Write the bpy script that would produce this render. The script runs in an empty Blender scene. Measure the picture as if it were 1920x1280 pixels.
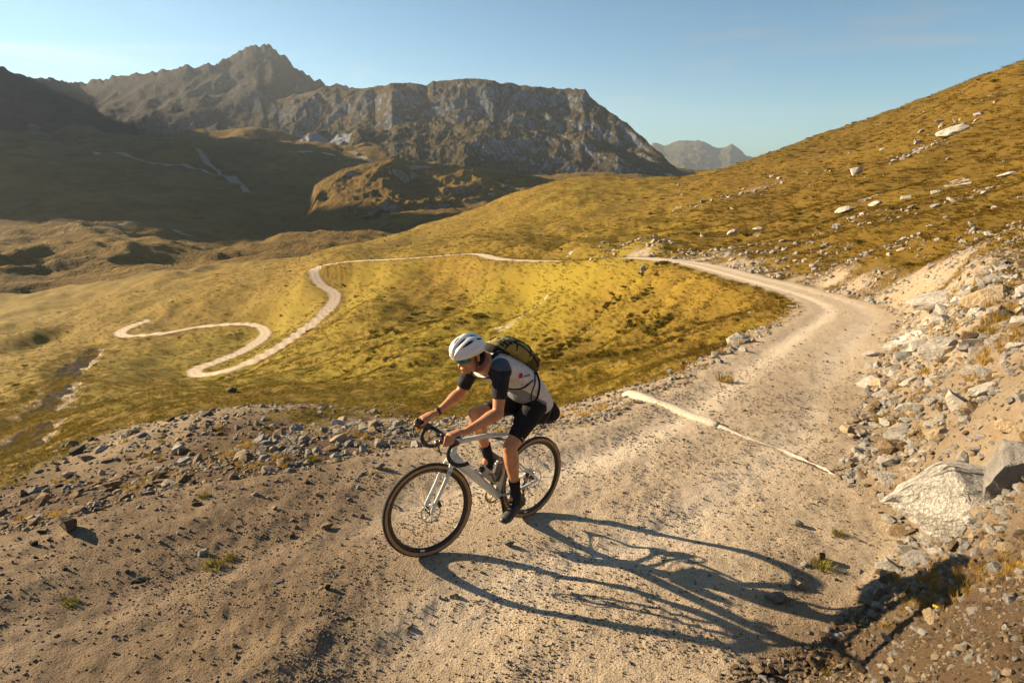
import bpy, bmesh, math, random
import numpy as np
from mathutils import Matrix, Vector, Quaternion
R = math.radians
random.seed(7)
rng = np.random.default_rng(7)
scene = bpy.context.scene
col = scene.collection

# ------------------------------------------------------------------ camera, sky, sun, exposure
FPX, PITCH = 1150.0, R(16.0)
SP, CP = math.sin(PITCH), math.cos(PITCH)
cd = bpy.data.cameras.new('camera'); cam = bpy.data.objects.new('camera', cd); col.objects.link(cam)
cd.sensor_width = 36.0; cd.lens = 36.0 * FPX / 1920.0; cd.clip_start = 0.05; cd.clip_end = 60000
cam.location = (0, 0, 0); cam.rotation_euler = (R(90) - PITCH, 0, 0)
scene.camera = cam
SUN_AZ, SUN_EL = R(-68.5), R(20.0)          # azimuth from +Y, clockwise positive
world = bpy.data.worlds.new('World'); scene.world = world; world.use_nodes = True
wt = world.node_tree; wn = wt.nodes; wn.clear()
wo = wn.new('ShaderNodeOutputWorld'); wb = wn.new('ShaderNodeBackground'); sk = wn.new('ShaderNodeTexSky')
sk.sky_type = 'NISHITA'; sk.sun_disc = False; sk.sun_elevation = SUN_EL; sk.sun_rotation = SUN_AZ
sk.altitude = 2200; sk.air_density = 1.0; sk.dust_density = 3.0; sk.ozone_density = 3.0
wb.inputs[1].default_value = 0.05
tn = wn.new('ShaderNodeMix'); tn.data_type = 'RGBA'; tn.blend_type = 'MULTIPLY'; tn.inputs[0].default_value = 1.0; tn.inputs[7].default_value = (.66, .95, .91, 1)
wt.links.new(sk.outputs[0], tn.inputs[6]); 
wc = wn.new('ShaderNodeTexCoord'); wm = wn.new('ShaderNodeMapping'); wm.inputs['Scale'].default_value = (1.0, 1.0, 7.0); wz = wn.new('ShaderNodeTexNoise'); wz.inputs['Scale'].default_value = 2.6; wz.inputs['Detail'].default_value = 8; wz.inputs['Roughness'].default_value = .6; wz.inputs['Distortion'].default_value = .5
wr = wn.new('ShaderNodeMapRange'); wr.interpolation_type = 'SMOOTHSTEP'; wr.inputs['From Min'].default_value = .50; wr.inputs['From Max'].default_value = .74; wr.inputs['To Max'].default_value = .42
wg = wn.new('ShaderNodeRGBToBW'); wx = wn.new('ShaderNodeVectorMath'); wx.operation = 'SCALE'; wx.inputs['Scale'].default_value = 1.22; wq = wn.new('ShaderNodeMix'); wq.data_type = 'RGBA'     # thin high cloud
wt.links.new(wc.outputs['Generated'], wm.inputs['Vector']); wt.links.new(wm.outputs[0], wz.inputs['Vector']); wt.links.new(wz.outputs['Fac'], wr.inputs['Value']); wt.links.new(tn.outputs[2], wg.inputs[0]); wt.links.new(wg.outputs[0], wx.inputs[0])
wt.links.new(wr.outputs[0], wq.inputs[0]); wt.links.new(tn.outputs[2], wq.inputs[6]); wt.links.new(wx.outputs[0], wq.inputs[7]); wt.links.new(wq.outputs[2], wb.inputs[0]); wt.links.new(wb.outputs[0], wo.inputs[0])
sl = bpy.data.lights.new('sun', 'SUN'); sl.energy = 5.0; sl.angle = R(0.53); sl.color = (1.0, 0.77, 0.49)
so = bpy.data.objects.new('sun', sl); col.objects.link(so)
sun_dir = Vector((math.sin(SUN_AZ) * math.cos(SUN_EL), math.cos(SUN_AZ) * math.cos(SUN_EL), math.sin(SUN_EL)))
so.rotation_euler = sun_dir.to_track_quat('Z', 'Y').to_euler(); so.location = (-30, 20, 30)
vs = scene.view_settings
scene.display_settings.display_device = 'sRGB'
vs.view_transform = 'Standard'; vs.look = 'None'; vs.gamma = 1.0; vs.exposure = 1.6; vs.use_curve_mapping = False
scene.cycles.max_bounces = 5; scene.cycles.diffuse_bounces = 2; scene.cycles.glossy_bounces = 2
scene.cycles.volume_bounces = 0; scene.cycles.transparent_max_bounces = 6; scene.cycles.use_denoising = True

# ------------------------------------------------------------------ helpers
def ray(u, v):
    a = (u - 960) / FPX; b = (640 - v) / FPX
    return np.array([a, CP + b * SP, -SP + b * CP])
def px(u, v, t): return ray(u, v) * t        # photo pixel and depth along the view axis -> place in the world
def tag(o, label=None, cat=None, group=None, kind=None):
    if label: o['label'] = label
    if cat: o['category'] = cat
    if group: o['group'] = group
    if kind: o['kind'] = kind
    return o
def link(name, me, mat=None, parent=None):
    o = bpy.data.objects.new(name, me); col.objects.link(o)
    if mat is not None: me.materials.append(mat)
    if parent is not None: o.parent = parent
    return o
def mesh_np(name, V, F, smooth=True):
    me = bpy.data.meshes.new(name); V = np.asarray(V, np.float32); F = np.asarray(F, np.int32); k = F.shape[1]
    me.vertices.add(len(V)); me.vertices.foreach_set('co', V.ravel())
    me.loops.add(F.size); me.loops.foreach_set('vertex_index', F.ravel())
    me.polygons.add(len(F)); me.polygons.foreach_set('loop_start', np.arange(0, F.size, k, dtype=np.int32))
    me.update(calc_edges=True)
    me.polygons.foreach_set('use_smooth', np.full(len(F), smooth)); me.validate(); return me
def attr(me, name, val):
    a = me.attributes.new(name, 'FLOAT', 'POINT'); a.data.foreach_set('value', np.asarray(val, np.float32))
def sstep(a, b, x):
    t = np.clip((x - a) / (b - a), 0, 1); return t * t * (3 - 2 * t)
def _h(ix, iy, s):
    n = (ix.astype(np.int64) * 374761393 + iy.astype(np.int64) * 668265263 + s * 1442695041) & 0xFFFFFFFF
    n = ((n ^ (n >> 13)) * 1274126177) & 0xFFFFFFFF; n = ((n ^ (n >> 16)) * 2246822519) & 0xFFFFFFFF
    return ((n ^ (n >> 15)) & 0xFFFFFF).astype(np.float64) / 0xFFFFFF
def gnoise(x, y, s=0):
    ix = np.floor(x); iy = np.floor(y); fx = x - ix; fy = y - iy
    ux = fx * fx * fx * (fx * (fx * 6 - 15) + 10); uy = fy * fy * fy * (fy * (fy * 6 - 15) + 10)
    def g(dx, dy):
        a = _h(ix + dx, iy + dy, s) * (2 * math.pi); return np.cos(a) * (fx - dx) + np.sin(a) * (fy - dy)
    a = g(0, 0); b = g(1, 0); c = g(0, 1); d = g(1, 1)
    return 1.5 * ((a + (b - a) * ux) * (1 - uy) + (c + (d - c) * ux) * uy)
def fbm(x, y, lam, octv, s=0, gain=0.5, ridged=False):
    v = 0; a = 1.0; t = 0
    for i in range(octv):
        c, sn = math.cos(.7 * i + s), math.sin(.7 * i + s)
        n = gnoise((x * c - y * sn) / lam + 13.7 * i, (x * sn + y * c) / lam - 7.1 * i, s * 31 + i)
        if ridged: n = 1 - 2 * np.abs(n)
        v = v + a * n; t += a; a *= gain; lam *= .5
    return v / t

# ------------------------------------------------------------------ node material helper
class NT:
    def __init__(s, name):
        s.m = bpy.data.materials.new(name); s.m.use_nodes = True; s.t = s.m.node_tree; s.n = s.t.nodes
        s.b = s.n['Principled BSDF']; s.out = s.n['Material Output']
    def L(s, a, b): s.t.links.new(a, b)
    def node(s, k, **kw):
        n = s.n.new(k)
        for a, b in kw.items(): setattr(n, a, b)
        return n
    def setin(s, sock, v):
        if hasattr(v, 'is_output') or isinstance(v, bpy.types.NodeSocket): s.L(v, sock)
        else:
            if isinstance(v, (tuple, list)) and len(v) == 3 and sock.type == 'RGBA': v = (*v, 1)
            sock.default_value = v
    def attr(s, nm): n = s.node('ShaderNodeAttribute'); n.attribute_name = nm; return n.outputs['Fac']
    def pos(s): return s.node('ShaderNodeNewGeometry').outputs['Position']
    def obj(s): return s.node('ShaderNodeTexCoord').outputs['Object']
    def noise(s, sc, det=4, rough=.55, vec=None, dist=0.0):
        n = s.node('ShaderNodeTexNoise'); n.inputs['Scale'].default_value = sc; n.inputs['Detail'].default_value = det
        n.inputs['Roughness'].default_value = rough; n.inputs['Distortion'].default_value = dist
        if vec is not None: s.L(vec, n.inputs['Vector'])
        return n.outputs['Fac']
    def voro(s, sc, vec=None, feat='F1', out='Distance', rnd=1.0):
        n = s.node('ShaderNodeTexVoronoi', feature=feat); n.inputs['Scale'].default_value = sc
        n.inputs['Randomness'].default_value = rnd
        if vec is not None: s.L(vec, n.inputs['Vector'])
        return n.outputs[out]
    def ramp(s, fac, a, b, lo=0.0, hi=1.0):
        n = s.node('ShaderNodeMapRange', interpolation_type='SMOOTHSTEP'); s.setin(n.inputs['Value'], fac)
        n.inputs['From Min'].default_value = a; n.inputs['From Max'].default_value = b
        n.inputs['To Min'].default_value = lo; n.inputs['To Max'].default_value = hi
        return n.outputs[0]
    def mix(s, fac, a, b, mode='MIX'):
        n = s.node('ShaderNodeMix', data_type='RGBA', blend_type=mode)
        s.setin(n.inputs[0], fac); s.setin(n.inputs[6], a); s.setin(n.inputs[7], b); return n.outputs[2]
    def math(s, op, a, b=0.0, c=None):
        n = s.node('ShaderNodeMath', operation=op); s.setin(n.inputs[0], a); s.setin(n.inputs[1], b)
        if c is not None: s.setin(n.inputs[2], c)
        return n.outputs[0]
    def bump(s, h, dist, strength=1.0, nrm=None):
        n = s.node('ShaderNodeBump'); n.inputs['Distance'].default_value = dist; s.setin(n.inputs['Strength'], strength); s.L(h, n.inputs['Height'])
        if nrm is not None: s.L(nrm, n.inputs['Normal'])
        return n.outputs[0]
    def done(s, color=None, rough=.8, nrm=None, metal=0.0, spec=None):
        if color is not None: s.setin(s.b.inputs['Base Color'], color)
        s.setin(s.b.inputs['Roughness'], rough); s.b.inputs['Metallic'].default_value = metal
        if spec is not None: s.b.inputs['Specular IOR Level'].default_value = spec
        if nrm is not None: s.L(nrm, s.b.inputs['Normal'])
        return s.m

# ------------------------------------------------------------------ lie of the land
# bicycle pose (rear wheel's contact, heading, climb, lean, steering)
BIKE_P = np.array([0.137, 4.581, -2.846]); BIKE_YAW, BIKE_CLIMB, BIKE_LEAN, STEER = R(222.3), R(5.8), R(0.6), R(-11.2)
BM = Matrix.Rotation(BIKE_YAW, 3, 'Z') @ Matrix.Rotation(-BIKE_CLIMB, 3, 'Y') @ Matrix.Rotation(BIKE_LEAN, 3, 'X')
FC = BIKE_P + np.array(BM @ Vector((1.03, 0, 0)))       # front contact
def pz(u, v, z):                                        # pixel and height -> place
    d = ray(u, v); return d * (z / d[2])
HEAD = np.array([math.cos(BIKE_YAW), math.sin(BIKE_YAW), math.tan(BIKE_CLIMB)])
road_ctl = [(-60, -34, 6.5), (-28, -16, 2.0), (-12, -6.6, -.9), (-5.2, -.7, -1.95)]
road_ctl += [tuple(FC + HEAD * 2.0), tuple(FC), tuple(BIKE_P), tuple(BIKE_P - HEAD * 1.0 + np.array([.12, -.1, 0]))]
road_ctl += [tuple(pz(u, v, z)) for u, v, z in (
    (1350, 822, -3.2), (1440, 735, -3.70), (1510, 665, -4.2), (1565, 615, -4.75), (1592, 588, -5.1), (1545, 560, -5.9), (1400, 520, -7.0),
    (1280, 491, -8.4), (1180, 483, -9.8), (1050, 490, -14), (940, 486, -17), (880, 476, -19.5), (760, 485, -23),
    (640, 492, -26.5), (592, 503, -28.5), (598, 530, -31), (628, 552, -32.5), (610, 585, -34.5), (520, 652, -39), (440, 690, -41),
    (375, 703, -42.5), (365, 694, -42.8), (400, 680, -43), (460, 655, -43.7), (497, 625, -44.3), (470, 608, -44.8), (380, 612, -46), (300, 625, -47),
    (235, 630, -48), (226, 622, -48.4), (245, 612, -48.8), (275, 602, -49.3))]
road_ctl = np.array(road_ctl)
def catmull(P, n):
    out = []
    Q = np.vstack([2 * P[0] - P[1], P, 2 * P[-1] - P[-2]])
    for i in range(1, len(Q) - 2):
        p0, p1, p2, p3 = Q[i - 1:i + 3]
        # centripetal
        d = lambda a, b: max(np.linalg.norm(b - a) ** .5, 1e-6)
        t0 = 0; t1 = t0 + d(p0, p1); t2 = t1 + d(p1, p2); t3 = t2 + d(p2, p3)
        for t in np.linspace(t1, t2, n, endpoint=False):
            a1 = (t1 - t) / (t1 - t0) * p0 + (t - t0) / (t1 - t0) * p1; a2 = (t2 - t) / (t2 - t1) * p1 + (t - t1) / (t2 - t1) * p2
            a3 = (t3 - t) / (t3 - t2) * p2 + (t - t2) / (t3 - t2) * p3
            b1 = (t2 - t) / (t2 - t0) * a1 + (t - t0) / (t2 - t0) * a2; b2 = (t3 - t) / (t3 - t1) * a2 + (t - t1) / (t3 - t1) * a3
            out.append((t2 - t) / (t2 - t1) * b1 + (t - t1) / (t2 - t1) * b2)
    out.append(P[-1]); return np.array(out)
ROAD = catmull(road_ctl, 5)
ctl = [(u, v, t) for u, v, t in (
    # near ground right of the road, bank and hillside
    (1300, 1250, 3.42), (1430, 1250, 3.3), (1440, 1130, 3.85), (1700, 1275, 2.6), (1915, 1275, 2.25), (1600, 1050, 3.5), (1900, 1050, 2.85), (1560, 880, 5.4), (1750, 900, 4.5), (1910, 880, 3.8),
    (1620, 760, 7.4), (1760, 720, 6.6), (1910, 700, 5.4), (1660, 650, 11.5), (1780, 580, 12.5), (1910, 560, 10.5), (1700, 560, 21), (1600, 530, 29),
    (1800, 480, 22), (1910, 440, 18), (1500, 500, 40), (1400, 480, 54), (1650, 440, 43), (1800, 380, 46), (1915, 340, 42), (1450, 420, 75), (1300, 440, 90),
    (1650, 360, 75), (1800, 290, 85), (1915, 230, 85), (1915, 110, 128), (1850, 138, 140), (1750, 185, 150), (1650, 225, 158), (1550, 258, 168), (1450, 289, 178), (1500, 340, 120),
    (1400, 300, 200), (1280, 328, 232), (1180, 338, 250), (1100, 337, 262), (1040, 345, 270), (960, 372, 285), (880, 402, 300), (800, 430, 315), (740, 445, 325), (660, 466, 318), (600, 478, 300), (575, 487, 260), (540, 503, 232),
    (1250, 400, 145), (1100, 400, 170), (1000, 430, 170), (1180, 450, 98), (1050, 455, 135), (900, 440, 200), (800, 458, 210), (700, 475, 205),
    # bowl below the road
    (1300, 560, 42), (1200, 540, 55), (1120, 520, 72), (1250, 620, 36), (1400, 600, 27), (1100, 600, 56), (1000, 560, 92), (900, 540, 120), (800, 540, 138), (720, 530, 150),
    (1150, 690, 27), (1050, 660, 45), (1000, 720, 30), (900, 650, 70), (800, 610, 98), (700, 650, 92), (680, 600, 122), (800, 700, 58), (700, 720, 58), (850, 740, 33), (600, 700, 84), (550, 730, 66), (650, 750, 36),
    (437, 732, 62), (330, 740, 75), (560, 600, 158), (500, 560, 185), (420, 560, 205), (540, 530, 205), (440, 640, 160), (350, 650, 160), (300, 680, 140), (200, 700, 120), (270, 560, 235), (200, 590, 220),
    # debris slope left of the road
    (1080, 800, 10.5), (950, 790, 14), (800, 770, 21), (700, 800, 15), (560, 790, 19), (450, 780, 24), (600, 860, 8.8), (480, 860, 10.2), (350, 820, 19), (250, 860, 16), (130, 840, 28), (400, 920, 7.6), (250, 930, 9.6), (120, 960, 9.5), (60, 1000, 8.0),
    (20, 900, 17), (300, 770, 38), (180, 780, 52), (60, 830, 48), (100, 740, 95), (20, 760, 100), (10, 690, 150), (100, 660, 170), (20, 620, 230), (120, 600, 240), (300, 1030, 5.4), (120, 1080, 5.6), (20, 1120, 5.2),
    # valley floor
    (60, 560, 310), (160, 540, 330), (280, 520, 350), (380, 500, 400), (480, 505, 320), (20, 500, 430), (150, 480, 470), (300, 475, 520), (430, 468, 620), (520, 470, 560), (60, 440, 620), (250, 430, 720), (400, 440, 760), (540, 450, 820), (660, 440, 900),
    (0, 395, 900), (200, 390, 950), (400, 395, 1050), (560, 400, 1150), (700, 395, 1150), (850, 360, 1250), (1000, 345, 1500), (1200, 330, 1700),
)]
CP3 = [px(*c) for c in ctl]
CP3 += [(0, 1.3, -2.05), (1.5, .2, -1.75), (0, -1.2, -1.6), (-1.8, 1.2, -2.25), (3, -2, -1.2), (-1.5, -2.2, -1.6), (8, 0, -.6), (8, -8, 2), (0, -10, 2.2), (40, 0, 8), (30, -30, 12), (0, -50, 14), (120, 20, 24), (100, -100, 40), (0, -200, 60), (400, 0, 90), (250, -250, 90),
        (-12, 2, -4.6), (-30, 5, -13), (-80, 0, -35), (-80, -80, -8), (-200, 0, -58), (-200, -200, -20), (-400, 0, -72), (-400, -400, -40), (400, 300, 60), (300, 420, 30), (100, 420, -20), (0, 450, -50), (220, 200, 25),
        (-900, 0, -75), (900, 900, -60), (600, 1600, -70), (1500, 0, 60), (0, -900, 150), (-900, -900, 0), (2000, 2000, -80), (-1800, 600, -60)]
CP3 += [tuple(p) for p in road_ctl]
CP3 = np.array(CP3, float)
def feat(x, y):
    r = np.sqrt(x * x + y * y) + 1e-6; return np.stack([x / r, y / r, .36 * np.log(r)], -1), r
def kern(d2): return np.sqrt(d2 + .04 ** 2)
_f, _r = feat(CP3[:, 0], CP3[:, 1]); _n = len(_f)
_K = kern(((_f[:, None] - _f[None]) ** 2).sum(-1)) - 2e-3 * np.eye(_n); _P = np.hstack([np.ones((_n, 1)), _f])
_W = np.linalg.solve(np.block([[_K, _P], [_P.T, np.zeros((4, 4))]]), np.concatenate([CP3[:, 2] / _r, np.zeros(4)]))
def base_h(x, y):
    out = np.empty(len(x))
    for i in range(0, len(x), 40000):
        f, r = feat(x[i:i + 40000], y[i:i + 40000]); d2 = (f * f).sum(1)[:, None] + (_f * _f).sum(1)[None] - 2 * f @ _f.T
        out[i:i + 40000] = (kern(np.maximum(d2, 0)) @ _W[:_n] + _W[_n] + f @ _W[_n + 1:]) * r
    return out
_A = ROAD[:-1, :2]; _B = ROAD[1:, :2]; _L2 = ((_B - _A) ** 2).sum(1); _AB = _B - _A
def road_near(x, y):
    """distance to the road's middle line, height of that line and signed side (+ = uphill/right looking down the road)"""
    D = np.full(len(x), 1e9); Z = np.zeros(len(x)); S = np.zeros(len(x)); T = np.zeros(len(x))
    for i in range(0, len(x), 20000):
        X = x[i:i + 20000, None] - _A[None, :, 0]; Y = y[i:i + 20000, None] - _A[None, :, 1]
        t = np.clip((X * _AB[:, 0] + Y * _AB[:, 1]) / _L2, 0, 1); dx = X - t * _AB[:, 0]; dy = Y - t * _AB[:, 1]
        d2 = dx * dx + dy * dy; k = d2.argmin(1); j = np.arange(len(k))
        D[i:i + 20000] = np.sqrt(d2[j, k]); tt = t[j, k]; Z[i:i + 20000] = ROAD[k, 2] * (1 - tt) + ROAD[k + 1, 2] * tt
        S[i:i + 20000] = -np.sign(_AB[k, 0] * Y[j, k] - _AB[k, 1] * X[j, k]); T[i:i + 20000] = k + tt
    return D, Z, S, T
def land(x, y, full=False):
    x = np.asarray(x, float); y = np.asarray(y, float); r = np.sqrt(x * x + y * y)
    z = base_h(x, y)
    D = np.full(len(x), 1e9); ZR = np.zeros(len(x)); S = np.zeros(len(x)); T = np.zeros(len(x))
    m = r < 330
    D[m], ZR[m], S[m], T[m] = road_near(x[m], y[m])
    hw = 1.22 + .0012 * np.minimum(r, 150) + .22 * gnoise(x / 1.3, y / 1.3, 5) + .22 * gnoise(x / 7, y / 7, 6)
    hw = hw + .75 * sstep(7.5, 4.5, r)
    k = 1 - sstep(hw, hw + 1.2 + .035 * np.minimum(r, 120), D)          # 1 on the road bed
    # natural roughness, each wavelength kept small next to its distance
    n = 0
    for lam, amp, s in ((160, 5., 1), (60, 2.6, 2), (24, 1.7, 3), (9, .85, 4), (3.4, .30, 8), (1.3, .09, 9), (.5, .028, 10)):
        w = sstep(lam * .55, lam * 2.6, r) if lam > 3 else 1.0
        if lam < 2: w = w * sstep(60 * lam + 60, 25 * lam + 20, r)
        n = n + amp * w * fbm(x, y, lam, 2, s)
    n = n + .10 * sstep(8, 20, r) * sstep(200, 80, r) * np.abs(fbm(x, y, 1.9, 2, 15))
    n = n + sstep(-70, -150, x) * sstep(170, 260, r) * (5.0 * fbm(x, y, 75, 3, 16) + 2.2 * fbm(x, y, 26, 3, 17))
    near = .020 * fbm(x, y, .30, 4, 21, .6) + .014 * gnoise(x / .9, y / .9, 22) * sstep(60, 20, r)
    near = near * (1 + .6 * sstep(-.05, -.45, np.arctan2(x, y)) * sstep(14, 9, r)) + .010 * fbm(x, y, .5, 3, 23, .6, True) * sstep(-.05, -.4, np.arctan2(x, y)) * sstep(14, 9, r)
    sx, sy = BIKE_P[0] - FC[0], BIKE_P[1] - FC[1]; tq = np.clip(((x - FC[0]) * sx + (y - FC[1]) * sy) / (sx * sx + sy * sy), 0, 1); dq = np.hypot(x - FC[0] - tq * sx, y - FC[1] - tq * sy)
    near = near * sstep(.12, .5, dq) + .006 * sstep(.5, .12, dq)
    z = (z + n * (1 - .85 * sstep(500, 1500, r) * 0)) * (1 - k) + (ZR + near - .03 * np.exp(-((D - .75) / .28) ** 2)) * k
    th = np.arctan2(x, y); bk = sstep(hw, hw + .8, D) * (1 - sstep(hw + 2.5, hw + 5.5 + .02 * r, D)) * (S > 0) * sstep(.14, .22, th) * (1 - sstep(80, 110, r))
    z = z + bk * (.22 * fbm(x, y, 1.8, 3, 27, .5) + .10 * fbm(x, y, .6, 2, 28, .5))
    if full: return z, D, hw, S, T, r
    return z
AZ_N, RN = 720, (260, 190, 150); NPEB, NTURF, NSTRAW, NSHRUB, NGRIT = 180000, 190000, 50000, 60000, 220000
# ------------------------------------------------------------------ materials of the land
def ground_mat():
    m = NT('alpine_ground'); P = m.pos()
    road = m.attr('road'); grav = m.attr('gravel'); rock = m.attr('rock'); lush = m.attr('lush'); damp_vignette = m.attr('damp_vignette')
    n1 = m.noise(.35, 5, .6, P); n2 = m.noise(2.2, 6, .62, P); n3 = m.noise(13, 6, .65, P); n4 = m.noise(70, 5, .65, P); nb = m.noise(.045, 4, .6, P)
    # turf: straw, ochre and olive
    g = m.mix(m.ramp(n2, .35, .68), (.140, .090, .010), (.220, .152, .016))
    g = m.mix(m.ramp(n1, .40, .66), g, (.098, .064, .008))
    g = m.mix(m.ramp(m.math('ADD', lush, m.math('MULTIPLY', m.math('SUBTRACT', nb, .5), 1.6)), .35, .8), g, (.185, .145, .013))
    g = m.mix(m.ramp(n3, .56, .74, 0, .75), g, (.07, .042, .008))
    g = m.mix(m.ramp(n4, .35, .75, 0, .45), g, (.36, .235, .05))
    dk = m.math('SUBTRACT', 1.0, m.ramp(lush, -.1, .3)); g = m.mix(m.math('MULTIPLY', dk, .65), g, (.105, .062, .009))
    nv = m.noise(.016, 5, .6, P); g = m.mix(m.ramp(nv, .52, .66, 0, .6), g, (.085, .060, .010))
    # crushed limestone and soil
    s = m.mix(m.ramp(n3, .3, .7), (.27, .215, .15), (.37, .305, .225))
    s = m.mix(m.ramp(n2, .42, .70, 0, .6), s, (.27, .185, .105))
    s = m.mix(m.ramp(n4, .50, .72, 0, .55), s, (.22, .155, .095))
    s = m.mix(m.ramp(n1, .45, .62, 0, .55), s, (.25, .20, .125))
    s = m.mix(damp_vignette, s, (.095, .062, .035))
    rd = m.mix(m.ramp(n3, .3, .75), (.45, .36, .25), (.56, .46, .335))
    rd = m.mix(m.ramp(n4, .46, .68, 0, .7), rd, (.27, .20, .135)); rd = m.mix(m.math('MULTIPLY', damp_vignette, .85), rd, (.135, .090, .052)); rd = m.mix(m.ramp(n2, .45, .7, 0, .4), rd, (.38, .285, .185))
    rd = m.mix(m.math('MULTIPLY', m.attr('track'), m.ramp(n2, .25, .6, .35, .8)), rd, (.66, .56, .43))
    v1 = m.voro(9, P, out='Color'); v2 = m.voro(26, P, out='Color')
    pk = m.mix(.5, v1, v2)
    rk = m.mix(m.ramp(n2, .3, .7), (.36, .34, .31), (.56, .53, .48))
    rk = m.mix(m.ramp(n3, .5, .72, 0, .8), rk, (.15, .13, .11))
    e = m.math('MULTIPLY', m.math('SUBTRACT', n3, .5), 1.1); e2 = m.math('MULTIPLY', m.math('SUBTRACT', n2, .5), .9)
    gm = m.ramp(m.math('ADD', m.math('ADD', grav, e), e2), .38, .62)
    c = m.mix(gm, g, s)
    c = m.mix(m.ramp(m.math('ADD', rock, m.math('ADD', e, e2)), .4, .6), c, rk)
    rm = m.ramp(m.math('ADD', road, m.math('MULTIPLY', e, .5)), .35, .65)
    c = m.mix(rm, c, rd)
    # relief: grain, pebbles, turf
    h = m.math('ADD', m.math('MULTIPLY', n3, .06), m.math('MULTIPLY', n4, .018))
    h = m.math('ADD', h, m.math('MULTIPLY', n2, .12))
    peb = m.math('ADD', m.math('MULTIPLY', m.ramp(m.voro(34, P), .12, .34), -.006), m.math('MULTIPLY', m.noise(190, 3, .6, P), .008))
    h2 = m.math('ADD', m.math('MULTIPLY', n4, .022), m.math('ADD', peb, m.math('MULTIPLY', n3, .03)))
    hm = m.node('ShaderNodeMix', data_type='FLOAT'); m.L(m.math('MAXIMUM', gm, rm), hm.inputs[0]); m.L(h, hm.inputs[2]); m.L(h2, hm.inputs[3])
    nr = m.bump(hm.outputs[0], 1.0, .9)
    return m.done(c, .95, nr, spec=.15)
M_GROUND = ground_mat()
def mountain_mat(name, rockA, rockB, grassA, grassB, thr):
    m = NT(name); P = m.pos(); cliff = m.attr('cliff'); scree = m.attr('scree')
    n1 = m.noise(.006, 6, .6, P); n2 = m.noise(.03, 6, .65, P); n3 = m.noise(.12, 5, .7, P)
    mp = m.node('ShaderNodeMapping'); mp.inputs['Scale'].default_value = (1, 1, .25); m.L(P, mp.inputs['Vector'])
    st = m.noise(.05, 6, .7, mp.outputs[0], .6)
    rk = m.mix(m.ramp(st, .36, .66), rockA, rockB); rk = m.mix(m.ramp(n3, .5, .75, 0, .6), rk, tuple(.55 * q for q in rockA))
    g = m.mix(m.ramp(n1, .38, .62), grassA, grassB); g = m.mix(m.ramp(n2, .5, .72, 0, .7), g, tuple(.45 * q for q in grassA))
    g = m.mix(m.ramp(n3, .55, .75, 0, .5), g, tuple(1.5 * q for q in grassB))
    f = m.ramp(m.math('ADD', cliff, m.math('MULTIPLY', m.math('SUBTRACT', n2, .5), .9)), thr - .12, thr + .12)
    c = m.mix(f, g, rk)
    c = m.mix(m.ramp(m.math('ADD', scree, m.math('MULTIPLY', m.math('SUBTRACT', n2, .5), .8)), .45, .6), c, tuple(min(1, 1.02 * q) for q in rockB))
    h = m.math('ADD', m.math('MULTIPLY', n3, 7), m.math('MULTIPLY', st, 18.0))
    return m.done(c, .95, m.bump(h, 1.0, .8), spec=.1)

# ------------------------------------------------------------------ ground and gravel road (one lie of the land, split along the road's edge)
az = np.concatenate([np.radians(np.linspace(-180, -54, 64, endpoint=False)), np.radians(np.linspace(-54, 52, AZ_N)), np.radians(np.linspace(52, 180, 65)[1:-1])])
lr = np.concatenate([np.linspace(math.log(.5), math.log(1.6), 14, endpoint=False), np.linspace(math.log(1.6), math.log(13), RN[0], endpoint=False), np.linspace(math.log(13), math.log(80), RN[1], endpoint=False), np.linspace(math.log(80), math.log(430), RN[2])])
def polar(az, lr, fn, wrap):
    A, Lr = np.meshgrid(az, lr); x = (np.exp(Lr) * np.sin(A)).ravel(); y = (np.exp(Lr) * np.cos(A)).ravel()
    na, nr = len(az), len(lr); i = np.arange(nr - 1)[:, None] * na; j = np.arange(na if wrap else na - 1)[None]; j2 = (j + 1) % na
    F = np.stack([i + j, i + j2, i + na + j2, i + na + j], -1).reshape(-1, 4)[:, ::-1]
    return x, y, F
gx, gy, GF = polar(az, lr, land, True)
gz, gD, gH, gS, gT, gr = land(gx, gy, True)
# the middle is closed by one extra point under the photographer
road_m = 1 - sstep(gH - .25, gH + .55 - .3 * sstep(15, 60, gr), gD)
STREAM = np.array([px(*q) for q in ((175, 650, 168), (135, 690, 135), (118, 730, 104), (80, 775, 78), (50, 805, 62), (15, 840, 50), (-60, 880, 42))])
STREAM = catmull(STREAM, 8)
def line_d(x, y, Pn):
    d = np.full(len(x), 1e9)
    for a, b in zip(Pn[:-1], Pn[1:]):
        ab = b[:2] - a[:2]; t = np.clip(((x - a[0]) * ab[0] + (y - a[1]) * ab[1]) / (ab @ ab), 0, 1)
        d = np.minimum(d, np.hypot(x - a[0] - t * ab[0], y - a[1] - t * ab[1]))
    return d
def spot(x, y, u, v, t, rad, sq=1.0):
    c = px(u, v, t); d = np.array([c[0], c[1]]); d = d / np.linalg.norm(d)
    a = (x - c[0]) * d[0] + (y - c[1]) * d[1]; b = -(x - c[0]) * d[1] + (y - c[1]) * d[0]
    return np.exp(-((a / (rad * sq)) ** 2 + (b / rad) ** 2))
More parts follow.
